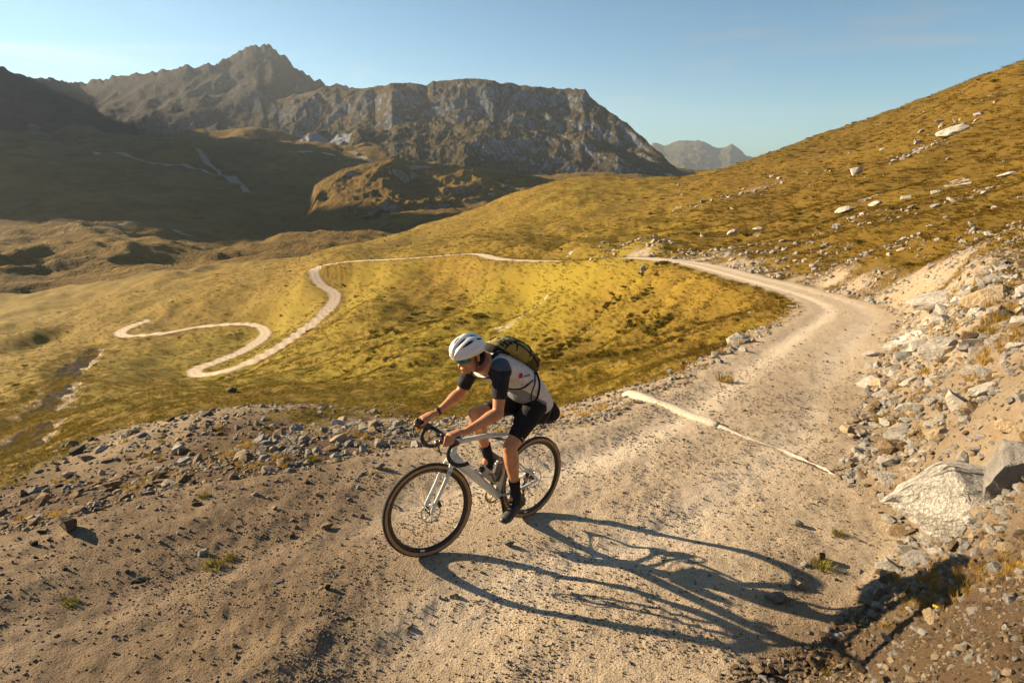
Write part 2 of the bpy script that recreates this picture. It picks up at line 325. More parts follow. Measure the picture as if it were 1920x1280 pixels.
def cover(x, y, D, H, S, r):
    n = fbm(x, y, 3.0, 3, 41); n8 = fbm(x, y, 9.0, 3, 42); th = np.arctan2(x, y)
    g = 1 - sstep(12 - 4 * sstep(.25, .4, th), 25 - 10 * sstep(.25, .4, th), r + 7 * n8 + 3 * n)                                        # all bare close by
    g = g * (1 - .75 * sstep(.16, .30, th) * sstep(3, 6, D) * sstep(10, 18, r) * (S > -2))
    vf = sstep(14, 30, r); g = np.maximum(g, (1 - sstep(.4 - .35 * vf, 2.2 - 1.5 * vf, D - H + (.6 - .3 * vf) * n)) * .75)   # verge
    up = (1 - sstep(1.0, 3.6 + .02 * r, D - H + 1.4 * n)) * (S > 0)
    cut = up * sstep(.14, .2, th) * (1 - sstep(90, 120, r)) * sstep(9, 14, r)
    g = np.maximum(g, cut * (.45 + .45 * sstep(-.25, .25, n8 + .5 * n)))
    for q in ((400, 800, 22, 5.5, .7), (640, 820, 14, 3.6, 1), (300, 850, 17, 4, 1)): g = np.maximum(g, .95 * spot(x, y, *q))
    for q in ((1330, 470, 62, 7, .8), (1420, 335, 130, 7, .6)): g = np.maximum(g, .5 * spot(x, y, *q))
    bank = sstep(.3, .5, th) * (1 - sstep(6.5, 11, r + 3 * n8)); g = np.maximum(g, .70 * bank)
    rock = .35 * cut * sstep(.0, .35, n + .15) + .5 * spot(x, y, 1780, 540, 13.5, 1.6, 1.4) + .45 * (fbm(x, y, 14, 3, 47) > .52) * sstep(40, 70, r) * (th > -.1)
    rock = np.maximum(rock, .48 * bank * sstep(-.3, .3, n))
    lush = .35 + .5 * spot(x, y, 800, 650, 85, 40, .9) + .5 * spot(x, y, 420, 660, 150, 30) + .3 * spot(x, y, 1200, 700, 27, 9) - .45 * sstep(.15, .4, th)
    damp_vignette = .50 * sstep(.34, .5, th) * (1 - sstep(9, 16, r)) * sstep(-.5, .3, n) + 1.15 * sstep(.02, -.42, th) * (1 - sstep(12, 30, r)) * sstep(-.5, .4, n8 + .3) + .9 * (1 - sstep(3.6, 5.8, r)) * sstep(.38, .52, th)  # damp brown soil plus vignette-like corner darkening painted into the ground colour
    return g, rock, lush, np.clip(damp_vignette, 0, 1)
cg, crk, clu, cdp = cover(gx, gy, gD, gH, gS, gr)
sd = line_d(gx, gy, STREAM); sw = 2.2 + 1.2 * gnoise(gx / 5, gy / 5, 61); sm = (1 - sstep(sw * .5, sw * 1.3, sd)) * (gx < 0)
gz = gz - 2.2 * sm - 1.2 * (1 - sstep(sw, sw * 3.2, sd)) * (gx < 0); cg = np.maximum(cg, .9 * (1 - sstep(sw, sw * 2, sd)) * (gx < 0)); crk = np.maximum(crk, .45 * sm)
def ground_part(name, sel):
    F = GF[sel]; used = np.unique(F); mp = np.zeros(len(gx), np.int64); mp[used] = np.arange(len(used))
    me = mesh_np(name, np.stack([gx, gy, gz], -1)[used], mp[F])
    for k, v in (('road', road_m), ('gravel', cg), ('rock', crk), ('lush', clu), ('damp_vignette', cdp), ('track', np.exp(-((gD - .62 - .12 * gnoise(gx / 3, gy / 3, 55)) / .26) ** 2) * road_m * (1 - .9 * cdp))): attr(me, k, v[used])
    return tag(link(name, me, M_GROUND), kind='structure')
onroad = road_m[GF].mean(1) > .5
o_ground = ground_part('ground', ~onroad); o_road = ground_part('gravel_road', onroad)
tag(o_ground, 'golden grass hillside with bare stony ground near the road')
tag(o_road, 'pale gravel mountain road winding down to hairpins in the valley')

# ------------------------------------------------------------------ valley floor and mountains
def ridge_line(pts):
    out = []                                        # azimuth, distance, tangent of elevation
    for p in pts:
        if len(p) == 4: out.append((R(p[0]), p[1], p[2])); continue
        d = ray(p[0], p[1]); h = math.hypot(d[0], d[1]); out.append((math.atan2(d[0], d[1]), p[2] * h, d[2] / h))
    return np.array(out).T
def mountain(name, ridge, base, back, n_az, n_r, shape, jag, seed, mat, label, bumps=(), amp=(.13, .05, 16, 520), cl=(.35, 1.3)):
    th, rr, te = ridge_line(ridge); tb, rb, eb = ridge_line(base)
    A = np.linspace(th[0], th[-1], n_az); s = np.concatenate([np.linspace(0, 1, n_r), 1 + np.linspace(0, 1, 14)[1:] ** 1.3])
    r1 = np.interp(A, th, rr); z1 = np.interp(A, th, te) * r1; r0 = np.interp(A, tb, rb); z0 = np.interp(A, tb, eb) * r0
    S, AA = np.meshgrid(s, A, indexing='ij'); R1, Z1, R0, Z0 = (np.broadcast_to(q, S.shape) for q in (r1, z1, r0, z0))
    up = np.minimum(S, 1); dn = np.maximum(S - 1, 0)
    rad = R0 + (R1 - R0) * up + dn * back
    rad = rad + 90 * (up * (1 - up) * 4) * fbm(AA * 1800, S * 700, 260, 3, seed + 5)      # buttresses push in and out
    x = rad * np.sin(AA); y = rad * np.cos(AA)
    ls = shape(up, AA); z = Z0 + (Z1 - Z0) * ls - dn * back * .75
    hgt = np.maximum(Z1 - Z0, 60)
    rough = np.minimum(up * 5, 1) * (1 - .93 * sstep(.80, 1.0, up) * (dn == 0)) 
    rug = fbm(x, y, amp[3], 6, seed, .56, True) - .35
    gul = fbm(AA * 2600, S * 260, 120, 4, seed + 2, .55, True) - .3
    z = z + rough * hgt * (amp[0] * rug + amp[1] * gul) + rough * amp[2] * fbm(x, y, 90, 4, seed + 3)
    for (u, v, t, wu, wr, h) in bumps:
        c = ray(u, v); a0 = math.atan2(c[0], c[1]); r0b = math.hypot(c[0], c[1]) * t
        z = z + h * np.exp(-((AA - a0) / (wu / FPX)) ** 2 - ((rad - r0b) / wr) ** 4) * np.minimum(up * 4, 1)
    tip = np.exp(-((S - 1) / .05) ** 2); z = z + tip * jag * fbm(AA * 2000, S * 0, 26, 4, seed + 9, .6)
    na, nr = len(A), len(s); i = np.arange(nr - 1)[:, None] * na; j = np.arange(na - 1)[None]
    F = np.stack([i + j, i + j + 1, i + na + j + 1, i + na + j], -1).reshape(-1, 4)[:, ::-1]
    dz = np.gradient(z, axis=0) / np.maximum(np.hypot(np.gradient(x, axis=0), np.gradient(y, axis=0)), 1)
    me = mesh_np(name, np.stack([x.ravel(), y.ravel(), z.ravel()], -1), F)
    steep = np.clip(np.abs(dz), 0, 3)
    attr(me, 'cliff', sstep(cl[0], cl[1], steep).ravel() * .8 + .22 * sstep(.78, 1, up).ravel()); 
    scr = np.exp(-((up - .42) / .13) ** 2) * sstep(.05, .5, fbm(AA * 1500, S * 260, 150, 3, seed + 7))
    attr(me, 'scree', scr.ravel())
    return tag(link(name, me, mat), label, kind='structure')
M_MTN = mountain_mat('mountain_rock', (.036, .042, .052), (.075, .088, .108), (.022, .021, .017), (.030, .027, .021), .36)  # mountain_rock albedo lowered so the colour carries the mountain's shade
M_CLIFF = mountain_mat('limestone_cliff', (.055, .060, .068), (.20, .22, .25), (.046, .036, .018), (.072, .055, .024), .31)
M_FAR = mountain_mat('far_rock', (.13, .13, .13), (.22, .22, .22), (.06, .055, .02), (.075, .06, .025), .5)
vaz = np.radians(np.linspace(-75, 60, 520)); vlr = np.linspace(math.log(425), math.log(2600), 190)
vx, vy, VF = polar(vaz, vlr, land, False); vz, *_ = land(vx, vy, True)
vr = np.hypot(vx, vy); vz = vz + sstep(428, 560, vr) * (24 * fbm(vx, vy, 300, 4, 71) + 13 * fbm(vx * .5, vy, 120, 4, 72) + 7 * fbm(vx, vy, 60, 3, 73, .5, True)) - .8 * sstep(440, 425, vr) + .075 * np.maximum(vr - 1150, 0) * sstep(.02, -.14, np.arctan2(vx, vy)) * (1 + .8 * fbm(vx, vy, 500, 3, 76))
vme = mesh_np('valley', np.stack([vx, vy, vz], -1), VF); attr(vme, 'cliff', np.zeros(len(vx)) + .05); 
def far_line(q): return np.array([(r_ * math.sin(R(a_)), r_ * math.cos(R(a_)), 0) for a_, r_ in q])
wob = 1 + .7 * fbm(vx, vy, 60, 3, 79)
vsc = np.maximum.reduce([np.exp(-(line_d(vx, vy, far_line(q)) / (w_ * wob)) ** 2) for q, w_ in (([(-33, 2050), (-30, 1850), (-27.5, 1780), (-25, 1700), (-23.5, 1500)], 13), ([(-26, 1950), (-24.5, 1700), (-23, 1480), (-22.6, 1380)], 10), ([(-20, 1900), (-14, 1950), (-11, 1800)], 12), ([(-36, 700), (-30, 780), (-24, 760)], 5))])
attr(vme, 'scree', .78 * vsc)
M_VAL = mountain_mat('valley_turf', (.16, .13, .10), (.28, .24, .19), (.120, .074, .016), (.170, .108, .022), .62)
tag(link('valley', vme, M_VAL), 'brown rolling valley floor below the mountains', kind='structure')
base_all = [(-100, 1000, -.095, 0), (-70, 1100, -.09, 0), (-45, 1500, -.065, 0), (0, 352, 2150), (400, 352, 2250), (600, 352, 2250), (760, 350, 2250), (900, 348, 2300), (1100, 345, 2400), (1400, 340, 2500)]
mountain('mountain', [(-100, 2600, .26, 0), (-85, 2700, .27, 0), (-73, 2900, .245, 0), (-70, 2900, .275, 0), (-67.5, 2900, .235, 0), (-64.5, 2900, .29, 0), (-62, 2900, .25, 0), (-60.5, 2900, .235, 0), (-58, 2900, .30, 0), (-53.5, 2900, .295, 0), (-51.5, 2900, .235, 0), (-48.5, 2950, .235, 0), (-46.5, 3000, .29, 0), (-43, 3100, .27, 0), (-40.2, 3400, .19, 0), (-38.6, 3800, .125, 0), (0, 125, 2950), (50, 145, 3000), (110, 152, 3100), (150, 156, 3150), (200, 145, 3100), (270, 137, 3000), (340, 124, 2950), (400, 121, 2950), (425, 110, 3000), (440, 99, 3000), (455, 93, 3000), (470, 86, 3000), (480, 85, 3000), (487, 93, 3000), (493, 86, 3000), (505, 85, 3000), (515, 93, 3000), (535, 107, 3000), (560, 130, 2950), (590, 153, 2900), (620, 163, 2850), (660, 168, 2800), (700, 168, 2800), (760, 172, 2800), (850, 180, 2850), (950, 200, 2900), (1100, 260, 2950), (1200, 320, 3000)],  # unseen ridge left of view, heights and gaps shaped to shade and streak the valley
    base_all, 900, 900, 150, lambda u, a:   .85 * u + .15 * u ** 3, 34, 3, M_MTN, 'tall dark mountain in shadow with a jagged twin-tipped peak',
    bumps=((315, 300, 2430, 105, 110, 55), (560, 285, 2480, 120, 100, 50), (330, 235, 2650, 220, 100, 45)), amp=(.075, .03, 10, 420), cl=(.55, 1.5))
mountain('cliff_mountain', [(520, 190, 2500), (600, 170, 2500), (640, 167, 2480), (700, 167, 2450), (725, 163, 2350), (732, 158, 2320), (760, 157, 2320), (785, 160, 2330), (800, 164, 2330), (812, 156, 2300), (835, 152, 2290), (900, 151, 2230), (925, 154, 2200), (938, 161, 2240), (955, 158, 2220), (975, 164, 2220), (1030, 165, 2200), (1060, 166, 2200), (1098, 168, 2150), (1106, 180, 2140), (1112, 188, 2120), (1135, 203, 2100), (1160, 222, 2050), (1185, 240, 2000), (1210, 262, 1950), (1235, 284, 1900), (1258, 305, 1850), (1275, 322, 1830), (1330, 360, 1800)],
    [(520, 345, 1800), (600, 342, 1700), (700, 338, 1620), (800, 338, 1600), (900, 340, 1600), (1000, 343, 1600), (1100, 345, 1600), (1275, 345, 1650), (1330, 365, 1700)], 700, 620, 170,
    lambda u, a: .34 * sstep(0, .55, u) + .16 * u + .50 * sstep(.58, .97, u) ** 1.2, 14, 13, M_CLIFF, 'pale limestone cliff mountain with a flat top and long sloping shoulder', amp=(.17, .03, 16, 300), cl=(.6, 1.5))
mountain('moraine_hill', [(560, 420, 1150), (590, 345, 1150), (640, 318, 1150), (700, 302, 1150), (730, 292, 1160), (770, 303, 1170), (810, 306, 1200), (870, 312, 1200), (930, 318, 1200), (1000, 330, 1220), (1080, 345, 1250), (1200, 360, 1300)],
    [(560, 460, 820), (640, 460, 830), (760, 455, 850), (900, 430, 900), (1050, 400, 980), (1200, 390, 1050)], 260, 360, 110,
    lambda u, a: .35 * u + .65 * sstep(.1, 1, u), 5, 23, M_VAL, 'sunlit brown grassy hummocks at the foot of the cliffs', amp=(.22, .0, 9, 130))
mountain('distant_mountain', [(1150, 330, 9000), (1190, 300, 9000), (1225, 268, 9000), (1245, 272, 9000), (1275, 264, 9000), (1310, 263, 9000), (1328, 270, 9000), (1345, 278, 9000), (1358, 276, 9000), (1372, 270, 9000), (1384, 278, 9000), (1400, 292, 9000), (1430, 300, 9000), (1500, 306, 9000), (1650, 300, 9000)],
    [(1150, 345, 7000), (1650, 345, 7000)], 1200, 260, 60, lambda u, a: u, 25, 33, M_FAR, 'small blue-grey mountain far behind the grassy hill')
# ------------------------------------------------------------------ bicycle, rider and what they carry
def frames(P):
    P = [Vector(p) for p in P]; T = []
    for i in range(len(P)):
        a = P[max(i - 1, 0)]; b = P[min(i + 1, len(P) - 1)]; T.append((b - a).normalized())
    return P, T
def tube(bm, P, rad, n=10, side=(0, 1, 0), ell=1.0, cap='flat', mat=0):
    """swept tube; rad = one radius or one per point (a pair = across side, other way); cap flat or round"""
    P, T = frames(P)
    if not isinstance(rad, (list, tuple)): rad = [rad] * len(P)
    rad = [(r, r * ell) if not isinstance(r, (list, tuple)) else r for r in rad]
    if cap == 'round':
        r0, r1 = min(rad[0]), min(rad[-1]); Q, S_ = [], []
        for k in (1.0, .8, .45): Q.append(P[0] - T[0] * r0 * k); f = math.sqrt(max(1 - k * k, .004)); S_.append((rad[0][0] * f, rad[0][1] * f))
        Q2, S2 = [], []
        for k in (.45, .8, 1.0): Q2.append(P[-1] + T[-1] * r1 * k); f = math.sqrt(max(1 - k * k, .004)); S2.append((rad[-1][0] * f, rad[-1][1] * f))
        T = [T[0]] * 3 + T + [T[-1]] * 3; P = Q + P + Q2; rad = S_ + rad + S2
    rings = []
    sv = Vector(side)
    for p, t, (ra, rb) in zip(P, T, rad):
        s = sv - t * sv.dot(t)
        if s.length < .05: s = Vector((0, 0, 1)) - t * t.z
        if s.length < .05: s = Vector((1, 0, 0)) - t * t.x
        s.normalize(); u = t.cross(s)
        rings.append([bm.verts.new(p + s * (ra * math.cos(a)) + u * (rb * math.sin(a))) for a in [2 * math.pi * k / n for k in range(n)]])
    fs = []
    for a, b in zip(rings[:-1], rings[1:]):
        for k in range(n): fs.append(bm.faces.new((a[k], a[(k + 1) % n], b[(k + 1) % n], b[k])))
    fs.append(bm.faces.new(rings[0][::-1])); fs.append(bm.faces.new(rings[-1]))
    for f in fs: f.smooth = True; f.material_index = mat
    return rings
def bend(P, k=6): return [tuple(v) for v in catmull(np.array(P, float), k)]
def ball(bm, c, r, mat=0, rot=None, u=16, v=10):
    M4 = Matrix.Translation(c) @ (rot.to_4x4() if rot is not None else Matrix.Identity(4)) @ Matrix.Diagonal((*r, 1))
    g = bmesh.ops.create_uvsphere(bm, u_segments=u, v_segments=v, radius=1, matrix=M4)
    for f in {f for w in g['verts'] for f in w.link_faces}: f.smooth = True; f.material_index = mat
def box(bm, c, s, rot=None, bev=.0, mat=0):
    M4 = Matrix.Translation(c) @ (rot.to_4x4() if rot is not None else Matrix.Identity(4)) @ Matrix.Diagonal((*s, 1))
    g = bmesh.ops.create_cube(bm, size=1, matrix=M4); fs = {f for w in g['verts'] for f in w.link_faces}
    for f in fs: f.material_index = mat
    if bev: 
        es = list({e for w in g['verts'] for e in w.link_edges}); r = bmesh.ops.bevel(bm, geom=es, offset=bev, segments=2, affect='EDGES', profile=.6)
        for f in r['faces']: f.material_index = mat
def ring(bm, c, axis, prof, n=72, mats=None):
    """lathe of a closed profile [(radius, along)] about axis through c"""
    ax = Vector(axis).normalized(); e1 = ax.orthogonal().normalized(); e2 = ax.cross(e1); c = Vector(c); k = len(prof); G = []
    for i in range(n):
        a = 2 * math.pi * i / n; d = e1 * math.cos(a) + e2 * math.sin(a); G.append([bm.verts.new(c + d * r + ax * h) for r, h in prof])
    for i in range(n):
        A, B = G[i], G[(i + 1) % n]
        for j in range(k):
            f = bm.faces.new((A[j], A[(j + 1) % k], B[(j + 1) % k], B[j])); f.smooth = True; f.material_index = mats[j] if mats else 0
def fin(bm, name, mats, parent, voxel=None, smooth=0):
    bmesh.ops.recalc_face_normals(bm, faces=bm.faces[:])
    me = bpy.data.meshes.new(name); bm.to_mesh(me); bm.free()
    if voxel:
        t = bpy.data.objects.new('tmp', me); col.objects.link(t)
        r = t.modifiers.new('r', 'REMESH'); r.mode = 'VOXEL'; r.voxel_size = voxel; r.use_smooth_shade = True
        if smooth: s = t.modifiers.new('s', 'SMOOTH'); s.factor = .5; s.iterations = smooth
        dg = bpy.context.evaluated_depsgraph_get(); m2 = bpy.data.meshes.new_from_object(t.evaluated_get(dg)); bpy.data.objects.remove(t); bpy.data.meshes.remove(me); me = m2; me.name = name
    for m in (mats if isinstance(mats, (list, tuple)) else [mats]): me.materials.append(m)
    o = bpy.data.objects.new(name, me); col.objects.link(o); o.parent = parent
    return o
def plain(name, c, rough=.5, metal=0.0, var=.12, sc=40, bump=0.0, spec=None, coat=0.0):
    m = NT(name); P = m.obj(); n = m.noise(sc, 4, .6, P)
    cc = m.mix(m.ramp(n, .3, .7), tuple(q * (1 - var) for q in c), tuple(min(1, q * (1 + var)) for q in c))
    nr = m.bump(n, bump) if bump else None
    if coat: m.b.inputs['Coat Weight'].default_value = coat
    return m.done(cc, rough, nr, metal, spec)
M_FRAME = plain('pale_grey_paint', (.58, .63, .62), .32, 0, .03, 12, coat=.4)
M_BLACK = plain('black_plastic', (.018, .018, .02), .42, 0, .2)
M_CARBON = plain('black_carbon', (.015, .015, .016), .3, 0, .2)
M_TAPE = plain('bar_tape', (.02, .02, .022), .7, 0, .3, 120, .001)
M_STEEL = plain('steel', (.55, .55, .56), .3, 1.0, .1)
M_CHAIN = plain('chain_brass', (.42, .33, .17), .38, 1.0, .2, 90)
M_RUBBER = plain('tyre_tread', (.022, .02, .019), .85, 0, .35, 60, .001)
M_TAN = plain('tan_sidewall', (.36, .215, .10), .75, 0, .15, 30)
M_WHITE = plain('white_decal', (.75, .75, .73), .5, 0, .02)
def skin_mat():
    m = NT('tanned_skin'); P = m.obj(); n = m.noise(18, 5, .6, P); n2 = m.noise(160, 3, .6, P)
    c = m.mix(m.ramp(n, .3, .72), (.40, .175, .085), (.52, .25, .13)); c = m.mix(m.ramp(n2, .5, .8, 0, .3), c, (.30, .11, .05))
    m.b.inputs['Subsurface Weight'].default_value = .08; m.b.inputs['Subsurface Radius'].default_value = (.01, .004, .002); m.b.inputs['Subsurface Scale'].default_value = .6
    return m.done(c, .48, m.bump(n2, .0006))
M_SKIN = skin_mat()
def cloth(name, c, bump=.004, var=.12):
    m = NT(name); P = m.obj(); n = m.noise(22, 4, .6, P, 1.2); n2 = m.noise(420, 2, .5, P)
    cc = m.mix(m.ramp(n, .3, .7), tuple(q * (1 - var) for q in c), tuple(min(1, q * (1 + var)) for q in c))
    return m.done(cc, .85, m.bump(m.math('ADD', n, m.math('MULTIPLY', n2, .05)), bump), spec=.25)
M_JW = cloth('white_jersey', (.66, .64, .62), .022); M_JB = cloth('black_jersey', (.020, .022, .027), .016, .3); M_JS = cloth('slate_jersey', (.075, .085, .10), .008)
M_JG = cloth('grey_jersey', (.24, .25, .27), .02); M_SHORT = cloth('black_shorts', (.012, .012, .014), .006, .3); M_RED = cloth('red_print', (.45, .02, .04), .001)
M_GREY = cloth('grey_stripe', (.16, .16, .17), .002)
M_PACK = cloth('khaki_pack', (.30, .235, .075), .012, .2); M_PACKD = cloth('olive_pack', (.105, .085, .028), .012, .2); M_STRAP = cloth('black_webbing', (.014, .014, .014), .003)
M_HELM = plain('white_helmet', (.74, .75, .74), .28, 0, .02, 10, coat=.3); M_VENT = plain('helmet_vent', (.02, .02, .022), .7)
M_LENS = plain('teal_lens', (.02, .16, .18), .08, .6, .1); M_BOT = plain('bottle_smoke', (.10, .10, .095), .22, 0, .2); M_BOTC = plain('bottle_clear', (.34, .34, .31), .2, 0, .2)
BW = BM.to_4x4(); BW.translation = Vector(BIKE_P)
WR, TW, HA = .352, .021, R(71.5)
FA = Vector((1.03, 0, WR)); AX = Vector((-math.cos(HA), 0, math.sin(HA))); PIV = FA - Vector((math.sin(HA), 0, math.cos(HA))) * .05
SM = Matrix.Translation(PIV) @ Matrix.Rotation(STEER, 4, AX) @ Matrix.Translation(-PIV)
def steer(bm): bmesh.ops.transform(bm, matrix=SM, verts=bm.verts[:]); return bm
def axis_at(z): return PIV + AX * ((z - PIV.z) / AX.z)
def root(name, label, cat, M4=BW):
    o = bpy.data.objects.new(name, None); o.empty_display_size = .1; col.objects.link(o); o.matrix_world = M4; return tag(o, label, cat)
bike = root('bicycle', 'pale grey gravel bicycle with tan-walled tyres under the rider', 'bicycle')
BB = Vector((.372, 0, .293)); HT, HB = axis_at(.85), axis_at(.72); ST = Vector((.262, 0, .795))
# frame
b = bmesh.new()
tube(b, [HT + AX * .01, HT, HB, HB - AX * .012], [.021, .023, .027, .027], 16)
tube(b, [HB + AX * .02, HB.lerp(BB, .2), HB.lerp(BB, .8), BB], [(.027, .036), (.027, .034), (.03, .032), (.036, .034)], 16)
tube(b, [HT - AX * .02, HT.lerp(ST, .5), ST + Vector((0, 0, -.012))], [(.022, .021), (.021, .017), (.017, .015)], 14)
tube(b, [BB, BB.lerp(ST, .5), ST + Vector((-.004, 0, .015))], [(.028, .022), (.019, .017), (.018, .018)], 14)
for s in (1, -1):
    tube(b, bend([ST + Vector((.03, s * .012, -.19)), Vector((.19, s * .033, .53)), Vector((.03, s * .064, WR + .03)), Vector((-.006, s * .066, WR))]), (.010), 10, ell=.8)
    tube(b, bend([BB + Vector((-.01, s * .02, 0)), Vector((.29, s * .040, .297)), Vector((.12, s * .062, .325)), Vector((-.006, s * .066, WR))]), .0125, 10, ell=.9)
    ring(b, (0, s * .066, WR), (0, 1, 0), [(.004, -.005), (.018, -.005), (.018, .005), (.004, .005)], 20)
ring(b, BB, (0, 1, 0), [(.008, -.042), (.026, -.042), (.026, .042), (.008, .042)], 24)
fr = fin(b, 'frame', M_FRAME, bike)
b = bmesh.new(); tube(b, [ST + Vector((.006, 0, -.02)), ST + Vector((-.035, 0, .125))], .0138, 14); fin(b, 'seatpost', M_CARBON, bike)
# saddle
b = bmesh.new()
tube(b, bend([(-.035, 0, .945), (.02, 0, .955), (.11, 0, .950), (.19, 0, .945), (.245, 0, .935)]), [(max(.016, .068 * (1 - sstep(.15, .75, k / 24.)) + .018), .014 + .008 * (1 - k / 24.)) for k in range(25)], 16, cap='round')
sa = fin(b, 'saddle', M_BLACK, bike)
b = bmesh.new()
for s in (1, -1): tube(b, bend([(-.01, s * .022, .935), (.06, s * .022, .918), (.15, s * .022, .918), (.22, s * .01, .93)]), .0035, 8)
fin(b, 'saddle_rails', M_STEEL, sa)
# fork
b = bmesh.new()
CR = axis_at(.705)
tube(b, [HB - AX * .010, CR, CR - AX * .02], [.027, (.034, .026), (.044, .022)], 16)
for s in (1, -1):
    tube(b, bend([CR + Vector((0, s * .030, 0)), (CR + Vector((0, s * .050, 0))).lerp(FA + Vector((0, s * .056, 0)), .16), (CR + Vector((0, s * .054, 0))).lerp(FA + Vector((0, s * .056, 0)), .55), FA + Vector((-.004, s * .056, .02)), FA + Vector((.002, s * .056, -.008))]),
         [(.0145 - .0002 * k, .020 - .00042 * k) for k in range(25)], 12)
fk = fin(steer(b), 'fork', M_FRAME, bike)
b = bmesh.new(); 
for dx, dz, w, h, a in ((.004, .0, .004, .03, .7), (.004, 0, .004, .03, -.7)): box(b, CR + Vector((.034 + dx, .0655, -.075)), (.004, .002, h), Matrix.Rotation(a, 3, 'Y'))
fin(steer(b), 'emblem', M_BLACK, fk)
# wheels
SPK = None
def wheel(c, steered):
    w = bpy.data.objects.new('wheel', None); w.empty_display_size = .05; col.objects.link(w); w.parent = bike
    lm = Matrix.Translation(c)
    w.matrix_local = (SM @ lm) if steered else lm
    b = bmesh.new(); prof = []; mats = []
    for k in range(20):
        a = 2 * math.pi * k / 20; prof.append((WR - TW + TW * math.cos(a), TW * math.sin(a))); mats.append(0 if abs(((a + math.pi / 20 + math.pi) % (2 * math.pi)) - math.pi) < 1.12 else 1)
    ring(b, (0, 0, 0), (0, 1, 0), prof, 110, mats)
    for i in range(110):
        a = 2 * math.pi * i / 110
        for s in (-1, 0, 1):
            aa = a + (.03 if s else 0); d = Vector((math.cos(aa), 0, math.sin(aa))); box(b, d * (WR - .0010 - .0030 * abs(s)) + Vector((0, s * .010, 0)), (.006, .005, .003), Matrix.Rotation(-aa + math.pi / 2, 3, 'Y'))
    t = fin(b, 'tyre', [M_RUBBER, M_TAN], w)
    b = bmesh.new(); ring(b, (0, 0, 0), (0, 1, 0), [(.314, -.0135), (.306, -.013), (.285, -.004), (.285, .004), (.306, .013), (.314, .0135)], 96); rm = fin(b, 'rim', M_CARBON, w)
    b = bmesh.new(); a = R(-83)
    for k in range(6): aa = a + k * .018; box(b, (.300 * math.cos(aa), .0125, .300 * math.sin(aa)), (.006, .002, .014), Matrix.Rotation(-aa + math.pi / 2, 3, 'Y'))
    fin(b, 'rim_decal', M_WHITE, w)
    b = bmesh.new(); tube(b, [(0, -.055, 0), (0, -.028, 0), (0, -.02, 0), (0, .02, 0), (0, .028, 0), (0, .055, 0)], [.010, .019, .012, .012, .022, .010], 16); fin(b, 'hub', M_BLACK, w)
    b = bmesh.new(); ring(b, (0, .040, 0), (0, 1, 0), [(.068, -.0009), (.080, -.0009), (.080, .0009), (.068, .0009)], 48)
    for k in range(6): a = k * math.pi / 3; tube(b, [(.02 * math.cos(a), .04, .02 * math.sin(a)), (.070 * math.cos(a + .45), .04, .070 * math.sin(a + .45))], .003, 6)
    fin(b, 'brake_disc', M_STEEL, w)
    global SPK
    if SPK is None:
        b = bmesh.new(); tube(b, [(0, 0, 0), (0, 0, 1)], .0011, 5); SPK = bpy.data.meshes.new('spoke'); b.to_mesh(SPK); b.free(); SPK.materials.append(M_BLACK)
    for k in range(24):
        s = 1 if k % 2 else -1; a = 2 * math.pi * k / 24; a0 = a + (.9 if (k // 2) % 2 else -.9)
        p = Vector((.019 * math.cos(a0), s * .027, .019 * math.sin(a0))); q2 = Vector((.287 * math.cos(a), 0, .287 * math.sin(a))); d = q2 - p
        o = bpy.data.objects.new('spoke', SPK); col.objects.link(o); o.parent = w
        o.matrix_local = Matrix.Translation(p) @ d.to_track_quat('Z', 'Y').to_matrix().to_4x4() @ Matrix.Diagonal((1, 1, d.length, 1))
    return w
wheel(Vector((0, 0, WR)), False); wheel(FA, True)
# brakes
b = bmesh.new(); box(b, FA + Vector((-.058, .052, .055)), (.026, .022, .05), Matrix.Rotation(.35, 3, 'Y'), .004); fin(steer(b), 'front_caliper', M_BLACK, bike)
b = bmesh.new(); box(b, Vector((.06, .055, .39)), (.05, .022, .026), None, .004); fin(b, 'rear_caliper', M_BLACK, bike)
# handlebar
BC = Vector((.900, 0, .885))
b = bmesh.new(); tube(b, [axis_at(.862), axis_at(.905)], .020, 14); tube(b, [axis_at(.885), BC], [.019, .017], 14); ring(b, BC, (0, 1, 0), [(.014, -.024), (.021, -.024), (.021, .024), (.014, .024)], 20); fin(steer(b), 'stem', M_CARBON, bike)
b = bmesh.new(); L_ = [(.840, .232, .752), (.875, .232, .744), (.93, .23, .750), (.975, .226, .785), (.990, .222, .835), (.972, .216, .880), (.935, .212, .897), (.906, .196, .892), (.900, .15, .887), (.900, .06, .885)]
tube(b, bend(L_ + [(p[0], -p[1], p[2]) for p in L_[::-1]], 5), .0155, 10, side=(0, 0, 1)); hb = fin(steer(b), 'handlebar', M_TAPE, bike)
for s in (1, -1):
    b = bmesh.new(); tube(b, bend([(.925, s * .214, .905), (.965, s * .213, .926), (1.005, s * .211, .945), (1.030, s * .210, .968), (1.036, s * .210, .99)]), [(.015 + .003 * math.sin(k / 20 * 3.1), .019 + .002 * math.sin(k / 20 * 3.1) - (.006 if k > 15 else 0)) for k in range(21)], 12, cap='round')
    hd = fin(steer(b), 'brake_hood', M_BLACK, bike)
    b = bmesh.new(); tube(b, bend([(1.020, s * .211, .960), (1.050, s * .214, .935), (1.058, s * .217, .885), (1.040, s * .219, .838)]), [(.008, .006)] * 9 + [(.007, .005)] * 10, 8, cap='round'); fin(steer(b), 'brake_lever', M_CARBON, hd)
b = bmesh.new(); box(b, BC + Vector((.055, 0, .018)), (.075, .05, .018), Matrix.Rotation(-.12, 3, 'Y'), .006); fin(steer(b), 'cycle_computer', M_BLACK, bike)
b = bmesh.new(); tube(b, [BC + Vector((.03, 0, -.035)), BC + Vector((.085, 0, -.038))], [.018, .021], 14); lt = fin(steer(b), 'front_light', M_BLACK, bike)
